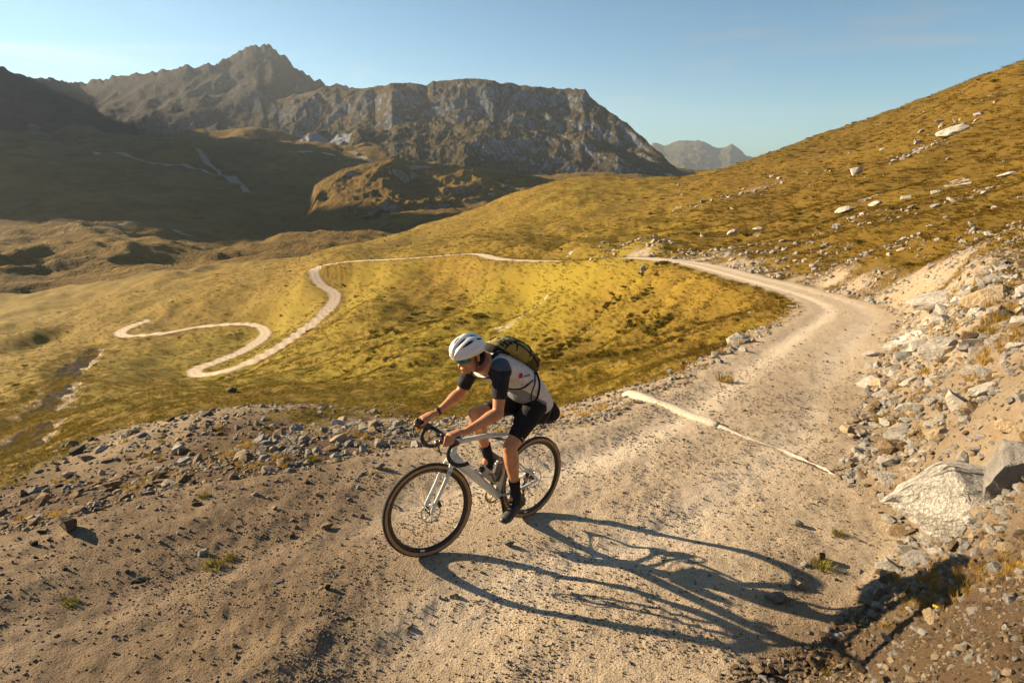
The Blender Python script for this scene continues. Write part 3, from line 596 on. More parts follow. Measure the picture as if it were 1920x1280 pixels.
b = bmesh.new(); tube(b, [BC + Vector((.083, 0, -.038)), BC + Vector((.089, 0, -.038))], .017, 14); fin(steer(b), 'light_lens', M_STEEL, lt)
b = bmesh.new(); tube(b, bend([(.93, .09, .880), (1.0, .04, .86), (.98, .02, .80), (.90, .02, .76)]), .0025, 6); tube(b, bend([(.93, -.09, .880), (1.0, -.04, .85), (.98, 0, .79), (.90, .0, .76)]), .0025, 6); fin(steer(b), 'brake_hose', M_BLACK, bike)
# drivetrain
CA = R(-100)
cu = Vector((math.cos(CA), 0, math.sin(CA))); PL = BB + cu * .145; PR = BB - cu * .145
b = bmesh.new(); tube(b, [BB + Vector((0, .055, 0)), BB + Vector((0, .060, 0)) + cu * .08, PL + Vector((0, .066, 0))], [(.009, .017), (.008, .014), (.008, .013)], 12, cap='round'); fin(b, 'crank_arm', M_CARBON, bike)
b = bmesh.new(); tube(b, [BB + Vector((0, -.055, 0)), BB + Vector((0, -.060, 0)) - cu * .08, PR + Vector((0, -.066, 0))], [(.009, .017), (.008, .014), (.008, .013)], 12, cap='round'); fin(b, 'crank_arm', M_CARBON, bike)
b = bmesh.new(); ring(b, BB + Vector((0, -.046, 0)), (0, 1, 0), [(.070, -.0015), (.083, -.0015), (.083, .0015), (.070, .0015)], 60)
for k in range(40): a = k * math.pi / 20; box(b, BB + Vector((.085 * math.cos(a), -.046, .085 * math.sin(a))), (.007, .003, .006), Matrix.Rotation(-a + math.pi / 2, 3, 'Y'))
for k in range(4): a = k * math.pi / 2 + .5; tube(b, [BB + Vector((0, -.046, 0)), BB + Vector((.074 * math.cos(a), -.046, .074 * math.sin(a)))], .006, 8)
fin(b, 'chainring', M_CHAIN, bike)
b = bmesh.new(); RA = Vector((0, 0, WR))
for k in range(6): ring(b, RA + Vector((0, -.030 - .0035 * k, 0)), (0, 1, 0), [(.018, -.001), (.064 - .007 * k, -.001), (.064 - .007 * k, .001), (.018, .001)], 36)
fin(b, 'cassette', M_STEEL, bike)
b = bmesh.new(); y = -.046
ch = [(BB.x, y, BB.z + .087), (.2, y, .395), (0.01, y, WR + .045), (-.035, y, WR + .01), (-.02, y, WR - .035), (.022, y, .27), (.035, y, .235), (.01, y, .20), (.03, y, .165), (.065, y, .172), (.2, y, .19), (BB.x - .02, y, BB.z - .087), (BB.x + .05, y, BB.z - .07), (BB.x + .087, y, BB.z), (BB.x + .05, y, BB.z + .072), (BB.x, y, BB.z + .087)]
tube(b, bend(ch, 5), (.0035), 6); fin(b, 'chain', M_CHAIN, bike)
b = bmesh.new(); tube(b, [(.0, -.062, .325), (.03, -.06, .255), (.025, -.055, .19), (.04, -.05, .155)], [.012, .014, .009, .006], 10); ring(b, (.028, -.048, .245), (0, 1, 0), [(.004, -.003), (.02, -.003), (.02, .003), (.004, .003)], 18); ring(b, (.04, -.048, .178), (0, 1, 0), [(.004, -.003), (.02, -.003), (.02, .003), (.004, .003)], 18); fin(b, 'rear_derailleur', M_BLACK, bike)
for Pd, s, tilt in ((PL, 1, .55), (PR, -1, .15)):
    b = bmesh.new(); tube(b, [Pd + Vector((0, s * .065, 0)), Pd + Vector((0, s * .15, 0))], .007, 8); box(b, Pd + Vector((0, s * .117, 0)), (.075, .055, .014), Matrix.Rotation(tilt, 3, 'Y'), .004); fin(b, 'pedal', M_BLACK, bike)
# bottle cages, bottles
def bottle(base, top, label, m, mc):
    d = (top - base).normalized(); b = bmesh.new(); L = (top - base).length
    tube(b, [base, base + d * .006, base + d * L * .45, base + d * L * .5, base + d * L * .56, base + d * L * .74, base + d * L * .80], [.031, .036, .036, .032, .036, .036, .027], 20)
    o = root('water_bottle', label, 'bottle'); bd = fin(b, 'bottle_body', m, o)
    b = bmesh.new(); tube(b, [base + d * L * .79, base + d * L * .87, base + d * L * .88, base + d * L * .98, base + d * L], [.028, .026, .011, .011, .007], 16); fin(b, 'cap', mc, o)
    b = bmesh.new(); u = d.cross(Vector((0, 1, 0))).normalized() 
    for s in (1, -1): tube(b, bend([base - u * .03 + Vector((0, s * .012, 0)), base - u * .01 + d * .02 + Vector((0, s * .038, 0)), base + d * .09 + Vector((0, s * .04, 0)) + u * .01, base + d * .115 - u * .034 + Vector((0, s * .015, 0))]), .004, 8)
    tube(b, [base - d * .006 - u * .03, base - d * .006 + u * .025], .005, 8); fin(b, 'bottle_cage', M_CARBON, bike)
dd = (HB - BB).normalized(); un = Vector((-dd.z, 0, dd.x)); 
bottle(BB + dd * .145 + un * .077, BB + dd * .345 + un * .077, 'smoky water bottle on the down tube of the bicycle', M_BOTC, M_BLACK)
ds = (ST - BB).normalized(); us = Vector((ds.z, 0, -ds.x))
bottle(BB + ds * .12 + us * .062, BB + ds * .31 + us * .062, 'dark water bottle on the seat tube of the bicycle', M_BOT, M_BOTC)
# saddle bag
bag = root('saddle_bag', 'black saddle bag strapped under the bicycle saddle', 'bag')
b = bmesh.new(); tube(b, bend([(.19, 0, .868), (.10, 0, .872), (0, 0, .890), (-.09, 0, .895), (-.15, 0, .888), (-.195, 0, .875)], 5), [(.030 + .035 * sstep(0, 16, k), .045 + .050 * sstep(0, 15, k) - (.022 if k > 23 else 0)) for k in range(26)], 18, cap='round'); fin(b, 'bag_body', M_STRAP, bag, .006, 2)
b = bmesh.new(); tube(b, bend([(-.11, 0, .99), (-.12, .07, .92), (-.12, .07, .87), (-.10, .01, .815), (-.10, -.07, .87), (-.11, -.07, .93), (-.11, 0, .99)]), (.009), 6, ell=.35); fin(b, 'strap', M_BLACK, bag)

# ---- rider
rider = root('person', 'cyclist in white and black jersey, shorts and white helmet, hands on the hoods', 'person')
V = Vector
shN, elN, wrN = V((.585, .185, 1.385)), V((.635, .232, 1.085)), V((.895, .192, .985))
shF, elF, wrF = V((.53, -.185, 1.355)), V((.592, -.262, 1.100)), V((.822, -.242, .985))
hpN, knN, anN = V((.105, .092, 1.03)), V((.385, .118, .735)), V((.292, .125, .34))
hpF, knF, anF = V((.13, -.092, 1.01)), V((.560, -.105, .962)), V((.385, -.125, .585))
hoodN = SM @ V((.995, .211, .945)); hoodF = SM @ V((.995, -.211, .945))
HC = V((.742, .0, 1.487))                      # middle of the skull
HR = Matrix.Rotation(R(17), 3, 'Y') @ Matrix.Rotation(R(4), 3, 'X'); HR = Matrix.Rotation(R(4), 3, 'Z') @ HR
def hd(x, y, z): return HC + HR @ V((x, y, z))
def limb(b, a, c, ra, rc, mid=None, bulge=0.0, cap='round', n=14, sq=1.0):
    pts = [a.lerp(c, k / 8) for k in range(9)]; rr = []
    for k in range(9):
        t = k / 8; r = ra + (rc - ra) * t + bulge * math.exp(-((t - (mid or .3)) / .22) ** 2); rr.append((r * sq, r))
    tube(b, pts, rr, n, cap=cap)
b = bmesh.new()
# head, face, neck
ball(b, hd(-.012, 0, .03), (.098, .078, .092), rot=HR); ball(b, hd(.03, 0, -.055), (.062, .060, .078), rot=HR); ball(b, hd(.062, 0, -.105), (.032, .032, .026), rot=HR)
ball(b, hd(.094, 0, -.038), (.016, .011, .024), rot=HR); ball(b, hd(.106, 0, -.05), (.013, .012, .011), rot=HR); ball(b, hd(.088, 0, -.082), (.012, .024, .006), rot=HR); ball(b, hd(.085, 0, -.093), (.011, .020, .006), rot=HR)
ball(b, hd(.075, 0, .005), (.022, .055, .016), rot=HR)
for s in (1, -1):
    ball(b, hd(.058, s * .038, -.045), (.030, .024, .026), rot=HR); ball(b, hd(-.012, s * .078, -.03), (.019, .009, .032), rot=HR @ Matrix.Rotation(s * .3, 3, 'Z')); ball(b, hd(.02, s * .052, -.095), (.036, .014, .022), rot=HR)
limb(b, V((.575, 0, 1.385)), hd(-.025, 0, -.06), .052, .050)
# trunk
tube(b, bend([(.07, 0, 1.03), (.16, 0, 1.15), (.33, 0, 1.275), (.48, 0, 1.345), (.58, 0, 1.39)]), [(.120 + .02 * math.sin(k / 32 * 3.1), .085) for k in range(33)], 20, cap='round')
for a, e, w, h in ((shN, elN, wrN, hoodN), (shF, elF, wrF, hoodF)):
    limb(b, a, e, .040, .040, .6, .007); limb(b, e, w, .042, .026, .24, .010)
# hands: palm on the hood, fingers wrapped in front and below, thumb inside
for w, h, s in ((wrN, hoodN, 1), (wrF, hoodF, -1)):
    f = (h - w); f.z = 0; f.normalize(); l = V((-f.y, f.x, 0)) * s; up = V((0, 0, 1))      # l points to the outer side
    k0 = h - f * .012 + l * .014 + up * .024
    tube(b, [w, w.lerp(k0, .45) + up * .008, k0], [(.026, .022), (.036, .019), (.038, .018)], 14, side=tuple(l), cap='round')
    for i, (fo, ln) in enumerate(((.030, 1.0), (.010, 1.06), (-.012, 1.0), (-.033, .82))):
        p0 = h + f * (fo - .004) + l * .030 + up * .022; p1 = h + f * (fo + .006) + l * .043 + up * -.010 * ln; p2 = h + f * (fo + .006) + l * .030 + up * -.038 * ln; p3 = h + f * fo + l * .004 + up * -.046 * ln
        tube(b, [k0 + f * fo * .4, p0, p1, p2, p3], [.011, .0105, .010, .009, .008], 8, cap='round')
    t0 = w.lerp(k0, .5) - l * .02; tube(b, [t0, h - f * .03 - l * .030 + up * .016, h - f * .002 - l * .034 + up * .000, h + f * .02 - l * .024 - up * .014], [.014, .012, .0105, .009], 8, cap='round')
# legs
for hp, kn, an in ((hpN, knN, anN), (hpF, knF, anF)):
    limb(b, hp, kn, .066, .056, .5, .006); limb(b, kn, an, .052, .034, .28, .013); ball(b, kn + (kn - hp.lerp(an, .5)).normalized() * .008, (.052, .048, .054))
    limb(b, an, an + V((.02, 0, -.05)), .032, .03)
fin(b, 'body', M_SKIN, rider, .0052, 3)
# jersey
def paint(o, fn):
    me = o.data
    for p in me.polygons: p.material_index = fn(p.center)
def segd(p, a, c):
    t = max(0, min(1, (p - a).dot(c - a) / (c - a).length_squared)); return (p - a.lerp(c, t)).length, t
b = bmesh.new()
tube(b, bend([(-.005, 0, .985), (.09, 0, 1.10), (.23, 0, 1.225), (.38, 0, 1.31), (.50, 0, 1.365), (.585, 0, 1.40)]), [(.160 + .022 * math.sin(k / 40 * 3.1) - .035 * sstep(30, 40, k), .122 - .012 * sstep(24, 40, k) - .01 * sstep(12, 0, k)) for k in range(41)], 24, cap='flat')
ball(b, V((.56, .12, 1.39)), (.085, .095, .085)); ball(b, V((.525, -.12, 1.37)), (.085, .095, .085)); ball(b, shN + V((0, .002, -.005)), (.074, .074, .076)); ball(b, shF + V((0, -.002, -.005)), (.074, .074, .076)); ball(b, V((.20, 0, 1.13)), (.12, .14, .095), rot=Matrix.Rotation(-.7, 3, 'Y'))
cutN = shN.lerp(elN, .66); cutF = shF.lerp(elF, .80)
for a, c in ((shN, cutN), (shF, cutF)): 
    pts = [a.lerp(c, k / 6) for k in range(7)]; tube(b, pts, [.068 - .0020 * k for k in range(7)], 16)
tube(b, [V((.56, 0, 1.385)), V((.63, 0, 1.425)), V((.672, 0, 1.452))], [.090, .070, .064], 16)
je = fin(b, 'jersey', [M_JW, M_JB, M_JS, M_JG], rider, .0062, 3)
def jcol(p):
    dn, tn = segd(p, shN, elN); df, tf = segd(p, shF, elF)
    if p.x > .60 and p.z > 1.385 + .25 * abs(p.x - .66) and abs(p.y) < .085: return 1
    if dn < .092 or df < .092:
        return 2 if (p.z > 1.40 and min(tn, tf) < .12) else 1
    if p.z < 1.20 - .35 * (p.x < .06) and p.x > .06 and p.z < 1.02 + .55 * p.x: return 3
    q = p.x * .62 + p.z * .78
    return 0
paint(je, jcol)
# chest print on the flank
b = bmesh.new()
def flank(x, z, y): return V((x, y, z))
# shorts
b.free(); b = bmesh.new()
ball(b, V((.075, 0, 1.02)), (.135, .165, .125), rot=Matrix.Rotation(-.4, 3, 'Y')); 
for hp, kn, f in ((hpN, knN, .80), (hpF, knF, .74)):
    c = hp.lerp(kn, f); tube(b, [hp.lerp(c, k / 8) for k in range(9)], [.098 - .0040 * k + .006 * math.exp(-((k - 3) / 2) ** 2) for k in range(9)], 18)
sh = fin(b, 'shorts', [M_SHORT, M_GREY], rider, .0062, 3)
b = bmesh.new(); tube(b, bend([(-.045, .135, 1.03), (.03, .175, .955), (.14, .190, .86), (.225, .180, .77)]), (.005), 6, ell=.4); fin(b, 'seam_stripe', M_GREY, sh)
b = bmesh.new(); hq = hpN.lerp(knN, .74); box(b, hq + V((-.005, .067, -.006)), (.010, .006, .045), Matrix.Rotation(.75, 3, 'Y'), .002); fin(b, 'yellow_tab', M_PACK, sh)
# socks and shoes
for an, kn, ft, s in ((anN, knN, PL, 1), (anF, knF, PR, -1)):
    d = (kn - an).normalized(); b = bmesh.new(); tube(b, [an - d * .085 + V((.025, 0, 0)), an - d * .04 + V((.010, 0, 0)), an, an + d * .05, an + d * .115], [.046, .044, .0415, .0425, .047], 16); fin(b, 'sock', M_SHORT, rider)
    ball_ = ft + V((0, s * .117, .024)); fw = (ball_ - (an + V((-.060, 0, -.105)))); fw.y = 0; fw.normalize(); upv = V((-fw.z, 0, fw.x)); c0 = V((ball_.x, an.y + s * .003, ball_.z))
    P = [c0 - fw * .155 + upv * .014, c0 - fw * .11 + upv * .016, c0 - fw * .05 + upv * .012, c0 + upv * .006, c0 + fw * .045 + upv * .004, c0 + fw * .075 + upv * .002]
    b = bmesh.new(); tube(b, bend(P, 4), [(.030 + .014 * sstep(4, 14, k) - .016 * sstep(16, 20, k), .034 - .012 * sstep(6, 19, k)) for k in range(21)], 16, cap='round')
    tube(b, [c0 - fw * .115 + upv * .02, an + V((0, 0, .005))], [(.036, .052), (.039, .043)], 16); so_ = fin(b, 'shoe', M_BLACK, rider, .005, 2)
    b = bmesh.new(); tube(b, bend([p - upv * (.034 - .010 * (i / 5)) for i, p in enumerate(P)], 4), [(.028 + .016 * sstep(4, 14, k) - .014 * sstep(16, 20, k), .008) for k in range(21)], 14, cap='round'); fin(b, 'sole', plain('shoe_sole', (.20, .17, .13), .8), so_)
# watch on the far wrist
b = bmesh.new(); tw = (wrF - elF).normalized(); ring(b, wrF - tw * .012, tw, [(.026, -.010), (.031, -.010), (.031, .010), (.026, .010)], 24); box(b, wrF - tw * .012 + V((.006, 0, .030)), (.034, .034, .010), None, .003); fin(b, 'watch', M_BLACK, rider)
# helmet: shell with sunken vents
b = bmesh.new(); nu, nv = 168, 72; G = []
def vent(a, h):                                     # a = angle across (0 middle), h = along front(1)..back(-1)
    for a0, w, h0, h1 in ((0, .055, .30, .72), (.36, .075, .18, .80), (-.36, .075, .18, .80), (.36, .07, -.62, -.10), (-.36, .07, -.62, -.10), (0, .06, -.55, -.02), (.74, .07, -.02, .62), (-.74, .07, -.02, .62), (.76, .06, -.66, -.25), (-.76, .06, -.66, -.25)):
        if h0 < h < h1 and abs(a - a0) < w * math.sin(max(0, min(1, (h - h0) / (h1 - h0))) * math.pi) ** .5: return 1
    return 0
for j in range(nv + 1):
    ph = j / nv * R(108); row = []
    for i in range(nu):
        th = 2 * math.pi * i / nu; x, y, z = math.cos(th) * math.sin(ph), math.sin(th) * math.sin(ph), math.cos(ph)
        k = 1 - .02 * math.cos(2 * th); row.append((x * .148 * k, y * .103 * k, z * .108 - (.012 * max(0, -x))))
    G.append(row)
vv = [[None] * nu for _ in range(nv + 1)]; msk = {}
for j in range(nv + 1):
    for i in range(nu):
        p = G[j][i]; a = math.atan2(p[1], p[2] + .02); h = p[0] / .148; m_ = vent(a, h) if p[2] > .0 else 0
        ridge_ = .004 * math.cos(a * 9) * (p[2] > -.01); s_ = (1 - .06 * m_) + ridge_ / .11; vv[j][i] = b.verts.new(hd(p[0] * s_ + .002, p[1] * s_, p[2] * s_ + .040)); msk[(j, i)] = m_
for j in range(nv):
    for i in range(nu):
        i2 = (i + 1) % nu
        q = [vv[j][i], vv[j][i2], vv[j + 1][i2], vv[j + 1][i]]
        f = b.faces.new(q); f.smooth = True; f.material_index = 1 if (msk[(j, i)] + msk[(j, i2)] + msk[(j + 1, i)] + msk[(j + 1, i2)]) >= 2 else 0
bmesh.ops.remove_doubles(b, verts=b.verts[:], dist=.0005)
he = fin(b, 'helmet', [M_HELM, M_VENT], rider)
sld = he.modifiers.new('shell', 'SOLIDIFY'); sld.thickness = .012; sld.offset = -1
b = bmesh.new()
for s in (1, -1):
    tube(b, bend([hd(.03, s * .088, .005), hd(.01, s * .080, -.05), hd(.018, s * .066, -.10), hd(.035, s * .02, -.140), hd(.037, 0, -.145)]), .005, 6, ell=.5); tube(b, bend([hd(-.075, s * .075, -.01), hd(-.03, s * .082, -.045), hd(.012, s * .076, -.065)]), .005, 6, ell=.5)
fin(b, 'chin_strap', M_STRAP, he)
# sunglasses
b = bmesh.new(); LG = []
for j in range(5):
    row = []
    for i in range(25):
        a = (i / 24 - .5) * 2 * R(72); row.append(b.verts.new(hd(.030 + .083 * math.cos(a) - .004 * j / 4, .078 * math.sin(a), .004 - (.045 - .012 * abs(math.sin(a)) ** 3) * j / 4 + .006)))
    LG.append(row)
for j in range(4):
    for i in range(24): f = b.faces.new((LG[j][i], LG[j][i + 1], LG[j + 1][i + 1], LG[j + 1][i])); f.smooth = True
gl = fin(b, 'sunglasses', M_LENS, rider); g2 = gl.modifiers.new('t', 'SOLIDIFY'); g2.thickness = .003
b = bmesh.new(); tube(b, [hd(.030 + .085 * math.cos(a), .080 * math.sin(a), .012) for a in [(i / 24 - .5) * 2 * R(72) for i in range(25)]], .004, 6)
for s in (1, -1): tube(b, [hd(.056, s * .078, .008), hd(-.02, s * .084, -.004)], .003, 6)
fin(b, 'frame_rim', M_WHITE, gl)
# ---- backpack
pack = root('backpack', 'khaki and black backpack on the rider\'s back', 'backpack')
b = bmesh.new()
pc = [(.52, 0, 1.505), (.44, 0, 1.515), (.33, 0, 1.49), (.22, 0, 1.425), (.15, 0, 1.36), (.125, 0, 1.315)]
tube(b, bend(pc, 5), [(.094 + .024 * math.sin(min(1, k / 18) * 1.57) - .02 * sstep(21, 25, k), .050 + .026 * math.sin(min(1, k / 14) * 1.57) - .022 * sstep(18, 25, k)) for k in range(26)], 24, cap='round')
pb = fin(b, 'pack_body', [M_PACK, M_PACKD, M_STRAP], pack, .0065, 3)
def pcol(p):
    q = (p.x - .30) * .80 + (p.z - 1.45) * .55                  # along the pack
    if q < -.085 : return 1
    if p.z - (1.30 + .62 * (p.x - .1)) < -.035: return 2
    return 0
paint(pb, pcol)
def on_pack(k, a, lift=.004):
    C = catmull(np.array(pc), 5); P_, T_ = frames(C); k = max(0, min(25, k)); i = int(round(k)); t = T_[i]; s = V((0, 1, 0)); u = t.cross(s)
    ra = .094 + .024 * math.sin(min(1, k / 18) * 1.57) - .02 * float(sstep(21, 25, np.float64(k))); rb = .050 + .026 * math.sin(min(1, k / 14) * 1.57) - .022 * float(sstep(18, 25, np.float64(k)))
    return P_[i] + s * ((ra + lift) * math.cos(a)) + u * ((rb + lift) * math.sin(a))
_sg = 1 if on_pack(10, math.pi / 2).z > on_pack(10, -math.pi / 2).z else -1
b = bmesh.new()
for pts in ([(2, .05), (5, .5), (8, .9), (12, 1.2), (16, 1.5), (20, 1.57)], [(4, 1.0), (9, .55), (14, .25), (19, .10), (23, .1)], [(3, 1.57), (9, 1.57), (15, 1.57), (22, 1.57)], [(14, -.1), (14, .5), (14, 1.1), (14, 1.57)], [(8, -.2), (8, .4), (8, 1.0), (8, 1.57)], [(20, -.2), (20, .5), (20, 1.0), (20, 1.57)]):
    for mir in (0, 1): tube(b, bend([on_pack(k, _sg * ((math.pi - a) if mir else a), .001) for k, a in pts], 4), .0085, 6, ell=.6)
for mir in (1, -1):
    for i in range(4): tube(b, [on_pack(1 + i, _sg * (1.57 - mir * .4)), on_pack(2.5 + i, _sg * (1.57 - mir * 1.1))], .006, 6)
fin(b, 'compression_strap', M_STRAP, pack)
for s, sh_ in ((1, shN), (-1, shF)):
    y = s * .095
    b = bmesh.new(); tube(b, bend([(.44, y, 1.475), (.53, y, 1.50), (.605, y * 1.05, 1.462), (.635, y * 1.12, 1.385), (.60, y * 1.35, 1.29), (.50, y * 1.72, 1.235), (.36, y * 1.92, 1.22), (.25, y * 1.85, 1.265)]), [(.022, .007)] * 24 + [(.010, .005)] * 19, 8); fin(b, 'shoulder_strap', M_STRAP, pack)
    b = bmesh.new(); tube(b, bend([(.16, s * .12, 1.30), (.17, s * .172, 1.23), (.19, s * .182, 1.13), (.21, s * .17, 1.08)]), (.011), 8, ell=.5); tube(b, bend([(.19, s * .13, 1.31), (.24, s * .19, 1.24), (.27, s * .19, 1.15), (.22, s * .17, 1.06)]), (.007), 6, ell=.5); fin(b, 'hip_strap', M_STRAP, pack)
b = bmesh.new(); tube(b, bend([(.615, .115, 1.32), (.635, .05, 1.30), (.635, -.05, 1.295), (.60, -.115, 1.31)]), .006, 6); fin(b, 'chest_strap', M_STRAP, pack)
# print on the jersey flank (red square and a line of small dark lettering)
dg_ = bpy.context.evaluated_depsgraph_get()
def on_jersey(x, z):
    ok, loc, nr, _ = je.ray_cast(V((x, .6, z)), V((0, -1, 0))); return (loc + nr * .002, nr) if ok else (V((x, .17, z)), V((0, 1, 0)))
b = bmesh.new()
def patch(b, x0, z0, w, h, n=3):
    g = [[b.verts.new(on_jersey(x0 - w * i / n, z0 + h * j / n)[0]) for i in range(n + 1)] for j in range(n + 1)]
    for j in range(n):
        for i in range(n): b.faces.new((g[j][i], g[j][i + 1], g[j + 1][i + 1], g[j + 1][i]))
patch(b, .405, 1.30, .038, .038); fin(b, 'red_logo', M_RED, je)
b = bmesh.new()
for i, (w, h) in enumerate(((.008, .016), (.008, .012), (.008, .012), (.006, .016), (.008, .012), (.008, .012))): patch(b, .352 - i * .013, 1.302, w, h, 1)
fin(b, 'lettering', M_JB, je)
# ------------------------------------------------------------------ stones
def rock_mesh(name, seed, sub, squash=(1, 1, .7), cuts=12, rough=.10, flat=False, dr=(.42, .80)):
    r_ = np.random.default_rng(seed); b = bmesh.new(); bmesh.ops.create_icosphere(b, subdivisions=sub, radius=1.0)
    co = np.array([v.co[:] for v in b.verts])
    for k in range(cuts):
        n = r_.normal(size=3); n /= np.linalg.norm(n); d = r_.uniform(*dr); e = np.maximum(co @ n - d, 0); co = co - e[:, None] * n[None] * .93
    nx = fbm(co[:, 0] * 2 + seed, co[:, 1] * 2 + co[:, 2] * 1.3, 1.1, 3, seed % 50); ny = fbm(co[:, 1] * 2 - seed, co[:, 2] * 2 + co[:, 0], .5, 3, seed % 50 + 3)
    co = co * (1 + rough * nx + rough * .55 * ny)[:, None] * np.array(squash)
    for v, c in zip(b.verts, co): v.co = c
    for f in b.faces: f.smooth = not flat
    me = bpy.data.meshes.new(name); b.to_mesh(me); b.free(); return me
def stone_mat(name, a, c, dark, lich=.0, rnd=.35):
    m = NT(name); P = m.obj(); oi = m.node('ShaderNodeObjectInfo').outputs['Random']
    n = m.noise(1.6, 6, .62, P, .4); n2 = m.noise(7, 6, .68, P); n3 = m.noise(38, 4, .7, P)
    w = m.node('ShaderNodeTexWave'); w.inputs['Scale'].default_value = 1.1; w.inputs['Distortion'].default_value = 9; w.inputs['Detail'].default_value = 5; w.inputs['Detail Scale'].default_value = 1.6; m.L(P, w.inputs['Vector'])
    k = m.mix(m.ramp(n, .32, .68), a, c); k = m.mix(m.ramp(n2, .52, .72, 0, .75), k, dark); k = m.mix(m.ramp(w.outputs['Fac'], .0, .16, .12, 0), k, dark)
    if lich: k = m.mix(m.ramp(n2, .30, .42, lich, 0), k, (.30, .20, .05))
    v = m.node('ShaderNodeHueSaturation'); m.L(k, v.inputs['Color']); m.L(m.ramp(oi, 0, 1, 1 - rnd, 1 + rnd * .5), v.inputs['Value'])
    h = m.math('ADD', m.math('MULTIPLY', n2, .10), m.math('MULTIPLY', n3, .014))
    return m.done(v.outputs[0], .9, m.bump(h, 1.0, .8), spec=.2)
M_S = {'white': stone_mat('limestone', (.37, .345, .305), (.54, .51, .46), (.13, .11, .09), .5, .15), 'grey': stone_mat('grey_stone', (.26, .245, .225), (.41, .39, .36), (.13, .12, .11), .3, .22), 'brown': stone_mat('brown_stone', (.17, .115, .065), (.27, .19, .11), (.075, .05, .03)), 'tan': stone_mat('tan_stone', (.36, .27, .165), (.50, .40, .27), (.18, .12, .07)), 'dark': stone_mat('dark_stone', (.085, .07, .055), (.14, .115, .085), (.045, .035, .025))}
def slab_mat():
    m = NT('fractured_limestone'); P = m.obj(); n = m.noise(1.8, 7, .65, P, .6); n2 = m.noise(8, 6, .7, P); n3 = m.noise(30, 5, .7, P)
    mp = m.node('ShaderNodeMapping'); mp.inputs['Rotation'].default_value = (.3, .5, .6); mp.inputs['Scale'].default_value = (.6, 3.2, 1.8); wv = m.node('ShaderNodeVectorMath', operation='ADD'); m.L(P, wv.inputs[0]); nv = m.node('ShaderNodeTexNoise'); nv.inputs['Scale'].default_value = 2.5; m.L(P, nv.inputs['Vector']); sc = m.node('ShaderNodeVectorMath', operation='SCALE'); m.L(nv.outputs['Color'], sc.inputs[0]); sc.inputs['Scale'].default_value = .3; m.L(sc.outputs[0], wv.inputs[1]); m.L(wv.outputs[0], mp.inputs['Vector'])
    cr = m.ramp(m.noise(3.2, 6, .72, mp.outputs[0]), .36, .44); pit = m.ramp(n3, .38, .5)
    k = m.mix(m.ramp(n, .32, .66), (.40, .375, .335), (.56, .53, .48)); k = m.mix(m.ramp(n2, .54, .72, 0, .6), k, (.17, .15, .125)); k = m.mix(m.ramp(n, .25, .38, .5, 0), k, (.26, .19, .09)); k = m.mix(m.math('SUBTRACT', 1.0, cr), k, (.09, .075, .06))
    h = m.math('ADD', m.math('MULTIPLY', n2, .12), m.math('ADD', m.math('MULTIPLY', cr, .04), m.math('MULTIPLY', pit, .02)))
    return m.done(k, .92, m.bump(h, 1.0, .9), spec=.2)
M_S['slab'] = slab_mat()
def hits(uv, tmax=420, n=260):
    uv = np.array(uv, float); a = (uv[:, 0] - 960) / FPX; c = (640 - uv[:, 1]) / FPX
    D = np.stack([a, CP + c * SP, -SP + c * CP], -1); ts = np.exp(np.linspace(math.log(2.0), math.log(tmax), n))
    P = D[:, None] * ts[None, :, None]; z = land(P[..., 0].ravel(), P[..., 1].ravel()).reshape(len(uv), n); below = P[..., 2] < z
    k = below.argmax(1); k = np.where(below.any(1), np.maximum(k, 1), n - 1); j = np.arange(len(uv))
    d0 = P[j, k - 1, 2] - z[j, k - 1]; d1 = P[j, k, 2] - z[j, k]; f = np.clip(d0 / np.maximum(d0 - d1, 1e-9), 0, 1)
    t = ts[k - 1] + (ts[k] - ts[k - 1]) * f; P = D * t[:, None]; P[:, 2] = land(P[:, 0], P[:, 1]); return P, t
